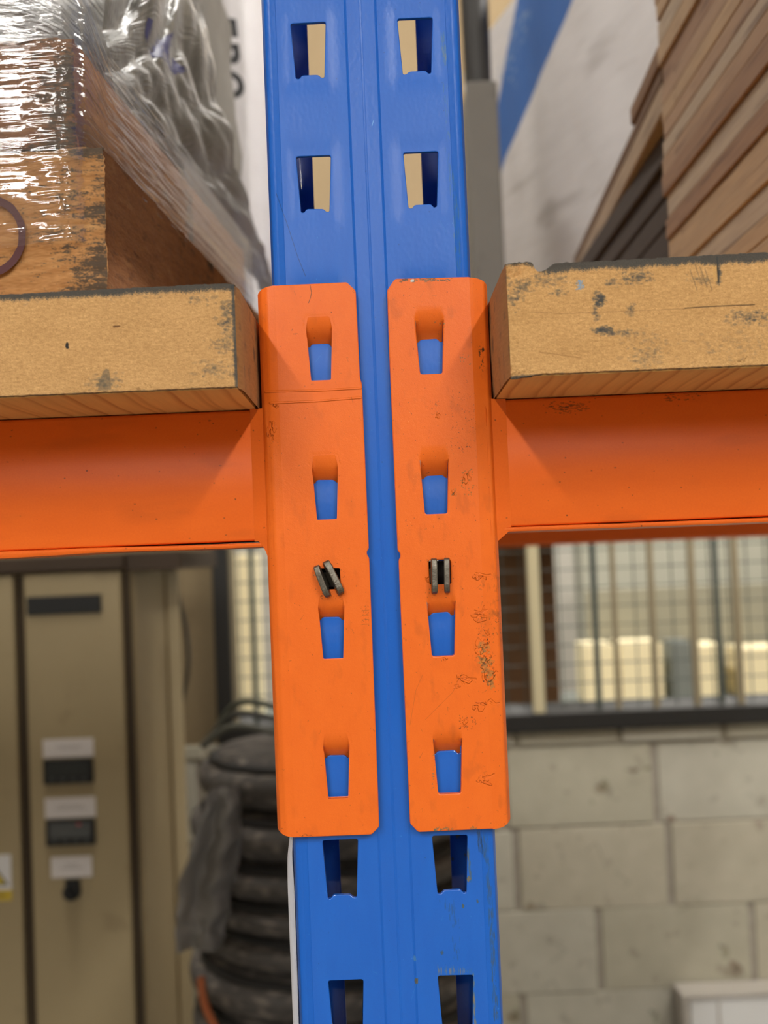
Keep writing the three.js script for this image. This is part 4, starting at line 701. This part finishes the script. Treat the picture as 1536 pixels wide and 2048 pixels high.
{
  // tall white sack with a blue band: its left flank recedes beside the upright
  const A = new THREE.Vector3(0.413, 0, DIST - 1.6), B = new THREE.Vector3(0.186, 0, DIST - 2.45), L = A.distanceTo(B);
  const t = thing('white_sack', 'tall white woven sack with a blue printed band behind the right cardboard stack', 'sack');
  const c = canvas(1024, 1024, '#c6c2c2')[0], x = c.getContext('2d');
  perPixel(c, (i, j, q) => { const v = 7 * tf(i / 120, j / 30, 2.6, 4) + 6 * tn(i / 90, j / 6, 3.9); q[0] += v; q[1] += v; q[2] += v; mix3(q, [132, 126, 122], smooth(0.12, 0.45, tf(i / 260, j / 50, 9.3, 4)) * 0.45); });
  const uvOf = (px, py) => { // the pixel's ray on the flank plane, as canvas coordinates
    const d = at(px, py, DIST - 1).sub(camera.position), n = new THREE.Vector3(B.z - A.z, 0, A.x - B.x).normalize(), s = A.clone().sub(camera.position).setY(0).dot(n) / d.dot(n), p = camera.position.clone().addScaledVector(d, s);
    return [Math.hypot(p.x - A.x, p.z - A.z) / L * 1024, 1024 - (p.y - DR) / 0.9 * 1024];
  };
  x.fillStyle = '#2f5fa2'; x.beginPath(); [[1146, 0], [1100, 105], [1050, 220], [1010, 310], [992, 372], [986, 330], [992, 220], [1010, 110], [1034, 0], [1050, -140], [1200, -140]].forEach((q, i) => { const u = uvOf(...q); x[i ? 'lineTo' : 'moveTo'](...u); }); x.fill();
  for (let k = 0; k < 70; k++) { const u = uvOf(1040 + rr(-14, 26) - (k % 30) * 1.3, 20 + (k % 30) * 5 + rr(-6, 6)); blot(x, u[0], u[1], rr(3, 9), `rgba(150,160,180,${rr(0.15, 0.5)})`, 8, 1.6, 0.7); }
  const g = grid(50, 60, (u, v) => { const p = A.clone().lerp(B, u), f = 0.012 * fbm(u * 3, v * 2, 4.4, 3) + 0.03 * (smooth(0.9, 1, u) ** 2); return new THREE.Vector3(p.x + f, DR + 0.9 * v, p.z); });
  part('printed_flank', g, std({ map: tex(c), roughness: 0.65, side: THREE.DoubleSide, bumpMap: tex(sackB, false, [3, 2]), bumpScale: 0.004 }), t, 'white flank with faded blue band');
  const s = new THREE.Shape([new THREE.Vector2(A.x + 0.014, -A.z), new THREE.Vector2(B.x + 0.014, -B.z), new THREE.Vector2(B.x + 0.5, -B.z), new THREE.Vector2(A.x + 0.3, -A.z)]), e = new THREE.ExtrudeGeometry(s, { depth: 0.895, bevelEnabled: false }); e.rotateX(-Math.PI / 2); e.translate(0, DR + 0.001, 0);
  part('body', boxUV(e), mSack, t);
}
{
  // the rack row behind carries the sack
  const fr = thing('rack_frame', 'blue steel rack frame of the row directly behind the front rack, hidden by it', 'rack frame');
  for (const z of [-1.12, -2.1]) part('upright', box(CX - 0.03, CX + 0.03, 0, EYE + 0.3, z - 0.06, z, 0.004), mBlueIn, fr);
  const sb = thing('shelf_beam', 'orange beam pair of the row behind, under the white sack', 'beam'); for (const z of [-1.17, -2.1]) part('box_section', box(CX + 0.0305, 1.3, EYE + 0.006, EYE + 0.056, z - 0.04, z, 0.003), mBeam, sb);
  const sp = thing('shelf_panel', 'wooden panel of the row behind, under the white sack', 'shelf board'); part('board', box(0.05, 1.3, EYE + 0.0565, DR - 0.0005, -2.16, -1.125, 0.002), mPine, sp);
  const p = at(951, 60, -1.5), base = at(951, 190, -1.5), t = thing('black_roll', 'black wrapped roll standing on the grey carton behind the right side of the blue upright', 'roll', [p.x, base.y - 0.28, -1.5]);
  const gc = thing('grey_carton', 'tall grey carton under the black roll behind the blue upright', 'carton'); part('carton', box(p.x - 0.025, p.x + 0.025, DR, base.y, -1.56, -1.44, 0.004), std({ map: sackT, color: hex(150, 148, 142), roughness: 0.8 }), gc);
  const pts = [[0, 0.28], [0.019, 0.28], [0.0225, 0.3], [0.0235, 0.5], [0.022, 0.9], [0, 0.905]].map(q => new THREE.Vector2(...q));
  part('roll', new THREE.LatheGeometry(pts, 28), std({ color: hex(46, 44, 42), roughness: 0.5 }), t);
}

// ---------------------------------------------------------------- below: control cabinet
const CZ = DIST - 2.3;
const cabC = canvas(512, 512, '#a08f6c')[0];
perPixel(cabC, (i, j, q) => { const v = 5 * tf(i / 80, j / 80, 1.6, 4) + 5 * tn(i / 2.2, j / 2.2, 6.9); q[0] += v; q[1] += v; q[2] += v; mix3(q, [122, 104, 74], smooth(0.25, 0.5, tf(i / 60, j / 60, 19.3, 4)) * 0.35); });
const mCab = std({ map: tex(cabC, true, [1.5, 1.5]), roughness: 0.55 });
const mCabDark = std({ color: hex(70, 58, 40), roughness: 0.6 }), mBlack = std({ color: hex(10, 11, 11), roughness: 0.6 }), mGap = std({ color: hex(62, 50, 34), roughness: 0.9 });
const mScreen = std({ color: hex(20, 24, 22), roughness: 0.3 });
const sticker = (draw, w = 256, h = 128, bg = '#d8d2cf') => { const c = canvas(w, h, bg)[0]; draw(c.getContext('2d'), w, h); return std({ map: tex(c), roughness: 0.6 }); };
{
  const t = thing('control_cabinet', 'beige steel control cabinet with black meters and white stickers, lower left', 'cabinet');
  const w = px => at(px, 1500, CZ).x, top = at(145, 1143, CZ).y, xL = -1.5, x0 = -0.8, xr = -0.487;
  part('carcass', [box(xL, -0.4895, 0.08, top, CZ - 0.5, CZ - 0.012, 0.004)], mCab, t);
  part('plinth', box(xL + 0.01, xr - 0.02, 0, 0.08, CZ - 0.48, CZ - 0.03), mCabDark, t);
  part('top_cover', [box(xL - 0.01, -0.5, top + 0.001, top + 0.03, CZ - 0.5, CZ + 0.012, 0.003), box(-0.5, -0.395, top - 0.004, top + 0.032, CZ - 0.5, CZ - 0.004, 0.003)], std({ color: hex(62, 46, 30), roughness: 0.7 }), t);
  const d1 = part('door', box(-1.3, -0.714, 0.1, top - 0.004, CZ - 0.0115, CZ + 0.004, 0.003), mCab, t), d2 = part('door', box(-0.694, -0.5085, 0.1, top - 0.004, CZ - 0.0115, CZ + 0.004, 0.003), mCab, t);
  part('seam_strip', [box(-0.7135, -0.6945, 0.1, top - 0.004, CZ - 0.0118, CZ - 0.008), box(-0.508, -0.4925, 0.1, top - 0.004, CZ - 0.0118, CZ - 0.007)], mGap, t);
  const F2 = CZ + 0.0045, c = (a, b, d, e, z0, z1, r = 0.001) => { const p = at((a + d) / 2, (b + e) / 2, CZ), hw = (d - a) / F * 2.3 / 2, hh = (e - b) / F * 2.3 / 2; return box(p.x - hw, p.x + hw, p.y - hh, p.y + hh, z0, z1, r); };
  part('name_plate', c(56, 1191, 204, 1228, F2, F2 + 0.006), mBlack, d2, 'black strip near the top');
  const flat = (a, b, d, e) => { const p = at((a + d) / 2, (b + e) / 2, CZ), W = (d - a) / F * 2.3, H = (e - b) / F * 2.3; const g = new THREE.BoxGeometry(W, H, 0.0008).translate(p.x, p.y, F2 + 0.0003); return g; };
  const lines = rows => (x, W, H) => { x.fillStyle = '#8a8480'; rows.forEach(([y, a, b]) => { for (let u = a; u < b; u += 9) x.fillRect(u, y, 6, 7); }); };
  part('sticker', flat(88, 1477, 188, 1513), sticker(lines([[46, 60, 196], [64, 84, 176]])), d2, 'white label with two lines of small print');
  part('sticker', flat(92, 1594, 192, 1634), sticker(lines([[50, 70, 190], [68, 50, 206]])), d2, 'white label with two lines of small print');
  part('sticker', flat(104, 1712, 185, 1753), sticker(lines([[46, 90, 170], [66, 60, 200]])), d2, 'white label with two lines of small print');
  for (const [a, b, e, f] of [[90, 1517, 188, 1565], [95, 1637, 192, 1688]]) {
    const m = part('meter', [c(a, b, e, f, F2, F2 + 0.008, 0.002)], mBlack, d2, 'black panel meter'), red = b > 1600;
    const s = c(a + 8, b + 6, e - 8, f - 16, F2 + 0.0081, F2 + 0.009, 0.0003); part('screen', s, red ? std({ color: hex(72, 74, 74), roughness: 0.2 }) : mScreen, m.parent === d2 ? d2 : d2);
    for (let k = 0; k < 4; k++) part('button', c(a + 12 + k * 21, f - 12, a + 24 + k * 21, f - 5, F2 + 0.008, F2 + 0.0095, 0.0008), std({ color: hex(58, 60, 60), roughness: 0.5 }), d2);
    if (red) part('indicator', c(157, 1643, 165, 1648, F2 + 0.009, F2 + 0.0096, 0.0002), std({ color: hex(150, 40, 50), roughness: 0.4 }), d2, 'small red digit');
  }
  const ks = at(146, 1762, CZ); part('key_switch', [c(132, 1757, 162, 1772, F2, F2 + 0.004, 0.001), new THREE.CylinderGeometry(0.0155, 0.0165, 0.016, 24).rotateX(Math.PI / 2).translate(ks.x, at(146, 1780, CZ).y, F2 + 0.008), box(-0.003, 0.003, -0.013, 0.013, 0, 0.014, 0.002).rotateZ(0.6).translate(ks.x, at(146, 1780, CZ).y, F2 + 0.016)], mBlack, d2, 'black rotary key switch');
  const warn = sticker((x, W, H) => { x.fillStyle = '#c8b13c'; x.strokeStyle = '#3a3a36'; x.lineWidth = 9; x.beginPath(); x.moveTo(128, 22); x.lineTo(232, 166); x.lineTo(24, 166); x.closePath(); x.fill(); x.stroke(); x.fillStyle = '#2a2a28'; x.beginPath(); x.moveTo(138, 60); x.lineTo(108, 112); x.lineTo(128, 112); x.lineTo(116, 150); x.lineTo(150, 100); x.lineTo(130, 100); x.closePath(); x.fill(); x.fillStyle = '#c8ab34'; x.fillRect(0, 196, 256, 60); x.fillStyle = '#6d5e20'; for (let u = 30; u < 226; u += 14) x.fillRect(u, 218, 9, 16); }, 256, 256, '#d9d7d6');
  part('warning_sticker', flat(-66, 1710, 24, 1800), warn, d1, 'white sticker with a yellow warning triangle');
  // flank of the cabinet with its folded edges
  part('flank_rail', [box(-0.4893, -0.4865, 0.1, top - 0.01, CZ - 0.2, CZ - 0.02, 0.001), box(-0.4893, -0.484, 0.1, top - 0.01, CZ - 0.5, CZ - 0.34, 0.001)], mCab, t);
}
{ // cable hanging down beside the cabinet
  const pts = [[352, 1180, -2.4], [372, 1260, -2.4], [376, 1340, -2.38], [360, 1420, -2.38], [350, 1500, -2.36]].map(q => at(...q));
  const t = thing('hanging_cable', 'thin dark cable hanging beside the beige cabinet', 'cable'); part('cable', tube(pts, 0.005, 40), std({ color: hex(52, 48, 40), roughness: 0.6 }), t);
}

// ---------------------------------------------------------------- stack of dusty rings, film and hoses
const dustC = canvas(1024, 512, '#4b4743')[0];
perPixel(dustC, (i, j, q) => { const v = 16 * tf(i / 40, j / 20, 2.6, 5) + 10 * tn(i / 4, j / 4, 3.2), w = smooth(-0.05, 0.4, tf(i / 70, j / 40, 12.2, 5)); q[0] += v; q[1] += v; q[2] += v; mix3(q, [138, 128, 116], w * 0.75); });
const mDust = std({ map: tex(dustC, true, [4, 1]), roughness: 0.85 }), mRubber = std({ color: hex(34, 33, 32), roughness: 0.7 });
{
  const Z = DIST - 1.95, c0 = at(676, 1700, Z).x, R0 = 0.222;
  const ys = [1520, 1625, 1722, 1800, 1868, 1942, 2035, 2150].map(y => at(600, y, Z + R0 * 0.8).y);
  const ordR = ['topmost', 'second from the top', 'third from the top', 'fourth from the top', 'fifth from the top', 'sixth from the top', 'seventh from the top'];
  for (let k = 0; k < 7; k++) {
    const h = ys[k] - ys[k + 1] - 0.002, R = R0 + [-0.012, 0.0, 0.006, 0.01, 0.012, 0.016, 0.022][k], y0 = ys[k + 1];
    const t = thing('dusty_ring', `dusty black tyre-like ring in the stack by the block wall, ${ordR[k]}`, 'ring', [c0 + rr(-0.012, 0.012), y0, Z], rr(0, 6), 'dusty rings stacked by the block wall');
    
    const pr = [[0.09, 0.006], [R - 0.03, 0], [R - 0.012, h * 0.1], [R - 0.002, h * 0.28], [R, h * 0.5], [R - 0.004, h * 0.68], [R - 0.02, h * 0.74], [R - 0.03, h * 0.86], [R - 0.034, h * 0.98], [R - 0.07, h], [0.09, h * 0.98], [0.085, h * 0.5], [0.09, 0.006]].map(q => new THREE.Vector2(...q));
    part('ring', new THREE.LatheGeometry(pr, 64), mDust, t);
    part('bead', new THREE.TorusGeometry(R - 0.024, 0.007, 10, 64).rotateX(Math.PI / 2).translate(0, h * 0.8, 0), mRubber, t);
  }
  // pallet under the stack
  const p = thing('pallet', 'low wooden pallet under the stack of dusty rings', 'pallet', [c0, 0, Z]);
  for (let k = 0; k < 5; k++) part('slat', box(-0.3, 0.3, 0.1, 0.12, -0.28 + k * 0.12, -0.19 + k * 0.12, 0.002), mEnd, p);
  for (const x of [-0.25, 0, 0.2]) part('bearer', box(x, x + 0.07, 0, 0.0995, -0.28, 0.28, 0.003), mEnd, p);
  const drumTop = 0.121, last = ys[7]; const dr = thing('drum', 'dark steel drum carrying the dusty rings', 'drum', [c0, drumTop, Z]);
  part('shell', new THREE.LatheGeometry([[0, 0], [0.21, 0], [0.215, 0.01], [0.215, (last - drumTop) - 0.012], [0.2, (last - drumTop) - 0.004], [0, (last - drumTop) - 0.004]].map(q => new THREE.Vector2(...q)), 48), mRubber, dr);
  // cables lying over the top ring
  const yT = ys[0] + 0.012; for (const [k, dz] of [[0, 0.1], [1, 0.05], [2, 0.0]]) {
    const q = thing('loose_cable', ['grey cable looped over the top dusty ring, front strand', 'grey cable looped over the top dusty ring, middle strand', 'grey cable looped over the top dusty ring, rear strand'][k], 'cable');
    part('cable', tube([[-0.2, 0.0, dz - 0.02], [-0.15, 0.03 + 0.012 * k, dz], [-0.06, 0.022 + 0.01 * k, dz + 0.03], [0.04, 0.03, dz], [0.14, 0.012, dz - 0.03]].map(a => new THREE.Vector3(c0 + a[0], yT + a[1], Z + a[2])), 0.0055, 50), std({ color: [hex(84, 84, 74), hex(60, 60, 54), hex(72, 74, 62)][k], roughness: 0.55 }), q);
  }
  // dirty film strip hanging in front of the stack's left side
  const f = thing('film_strip', 'dirty grey plastic film strip hanging down the left of the dusty ring stack', 'plastic strip');
  const path = [[448, 1575], [440, 1650], [420, 1740], [404, 1830], [398, 1900]].map(q => at(q[0], q[1], Z + 0.2)), cu = new THREE.CatmullRomCurve3(path);
  part('strip', grid(14, 60, (u, v) => { const p2 = cu.getPoint(v), wv = 0.018 + 0.02 * Math.sin(v * 2.6); return new THREE.Vector3(p2.x + (u - 0.5) * wv * 2 + 0.006 * noise(v * 8, u * 2, 1.4), p2.y, p2.z + 0.014 * noise(u * 4, v * 7, 3.7) + 0.01 * Math.cos(u * 9)); }), phys({ color: hex(128, 124, 118), transmission: 0.35, thickness: 0, roughness: 0.5, side: THREE.DoubleSide }), f);
  const h = thing('orange_hose', 'thin orange hose curling down beside the lowest dusty rings', 'hose');
  part('hose', tube([[402, 1955], [406, 1990], [414, 2020], [428, 2050], [446, 2090]].map(q => at(q[0], q[1], Z + 0.17)), 0.0062, 30), std({ color: hex(170, 92, 48), roughness: 0.6 }), h);
}
{ // white casing at the foot of the block wall, lower right
  const Z = WZ + 0.09, a = at(1362, 1990, Z), t = thing('white_box', 'white plastic casing in front of the block wall at the lower right corner', 'box', [0, 0, 0]);
  const m = std({ color: hex(222, 222, 220), roughness: 0.5 }), g = std({ color: hex(176, 170, 160), roughness: 0.7 });
  part('casing', box(a.x + 0.02, a.x + 0.62, 0, a.y - 0.014, WZ + 0.006, Z, 0.008), m, t); part('rim', [box(a.x, a.x + 0.64, a.y - 0.013, a.y, WZ + 0.006, Z + 0.004, 0.004), box(a.x, a.x + 0.019, 0, a.y - 0.013, WZ + 0.006, Z + 0.004, 0.004)], g, t);
  const s = at(1425, 2045, Z); part('groove', box(s.x + 0.014, s.x + 0.02, 0.02, a.y - 0.02, Z - 0.001, Z + 0.0015), g, t);
}

// ---------------------------------------------------------------- the room beyond the window
{
  const far = (px, py, z) => at(px, py, z);
  const bx = (name, label, cat, a, b, c, d, z, depth, mat, group, low) => { const p = far(a, b, z), q = far(c, d, z), t = thing(name, label, cat, [0, 0, 0], 0, group); part('body', box(Math.min(p.x, q.x), Math.max(p.x, q.x), low ?? Math.min(p.y, q.y), Math.max(p.y, q.y), z - depth, z, 0.01), mat, t); return [t, p, q]; };
  const mY = std({ color: hex(242, 228, 186), roughness: 0.7 }), mG = std({ color: hex(120, 124, 118), roughness: 0.7 }), mBr = std({ map: tanC ? tex(tanC, true, [1, 1]) : null, color: hex(150, 120, 90), roughness: 0.8 });
  // table of pale crates along the far side
  const zC = -6.6, yTab = far(1300, 1405, zC).y;
  const tb = thing('long_table', 'long grey work table in the room beyond the barred window', 'table', [1.3, 0, zC - 0.3]);
  part('table_top', box(-2.6, 2.2, yTab - 0.05, yTab, -0.4, 0.4, 0.006), mG, tb); for (const [x, z] of [[-2.5, -0.35], [-2.5, 0.35], [2.1, -0.35], [2.1, 0.35]]) part('leg', box(x - 0.03, x + 0.03, 0, yTab - 0.051, z - 0.03, z + 0.03, 0.004), mG, tb);
  for (const [k, [a, b, c, d]] of [[1166, 1290, 1232, 1404], [1240, 1286, 1330, 1404], [1395, 1290, 1450, 1404], [1480, 1296, 1570, 1404], [440, 1110, 520, 1412]].entries()) bx('pale_crate', `pale yellow crate seen through the window bars, ${['leftmost right of the upright', 'second right of the upright', 'third right of the upright', 'rightmost', 'left of the upright'][k]}`, 'crate', a, b, c, d, zC, 0.3, mY, 'pale crates', yTab + 0.0005);
  bx('grey_canister', 'grey canister between the pale yellow crates beyond the window', 'canister', 1342, 1283, 1388, 1404, zC + 0.02, 0.2, mG, null, yTab + 0.0005);
  const w1 = std({ color: hex(176, 174, 158), roughness: 0.85 });
  bx('pale_cupboard', 'wide pale grey cupboard along the far room behind the crates', 'cupboard', 1160, 1020, 1900, 1420, -7.6, 0.4, w1, null, 0);
  bx('cream_panel', 'grey-green board leaning behind the yellow crates in the far room', 'board', 1170, 1180, 1600, 1240, -6.95, 0.04, std({ color: hex(150, 146, 128), roughness: 0.8 }), null, yTab + 0.0005);
  bx('brown_door', 'brown wooden board standing behind the pale bar right of the upright', 'board', 985, 1000, 1122, 1408, WB - 0.25, 0.05, mBr, null, 0);
  bx('brown_door', 'brown wooden board behind the window left of the upright', 'board', 415, 1000, 452, 1500, WB - 0.25, 0.05, std({ color: hex(84, 76, 64), roughness: 0.8 }), null, 0);
  const fw = new THREE.Group(); fw.name = 'window_2'; fw.userData.kind = 'structure'; scene.add(fw);
  const p = far(1478, 1030, -8.9), q = far(1640, 1112, -8.9); part('glowing_pane', box(p.x, q.x, q.y, p.y, -8.99, -8.95), std({ color: 0xffffff, emissive: hex(206, 226, 244), emissiveIntensity: 1.6 }), fw); part('window_frame', [box(p.x - 0.05, p.x, q.y - 0.05, p.y + 0.05, -9, -8.93), box(q.x, q.x + 0.05, q.y - 0.05, p.y + 0.05, -9, -8.93), box(p.x, q.x, q.y - 0.05, q.y, -9, -8.93), box(p.x, q.x, p.y, p.y + 0.05, -9, -8.93)], mG, fw);
  const l = new THREE.RectAreaLight(hex(206, 226, 244), 1.6, q.x - p.x, p.y - q.y); l.position.set((p.x + q.x) / 2, (p.y + q.y) / 2, -8.94); l.rotation.y = Math.PI; scene.add(l);
}

scene.traverse(o => { if (o.isMesh) o.castShadow = o.receiveShadow = true; });
renderer.render(scene, camera);
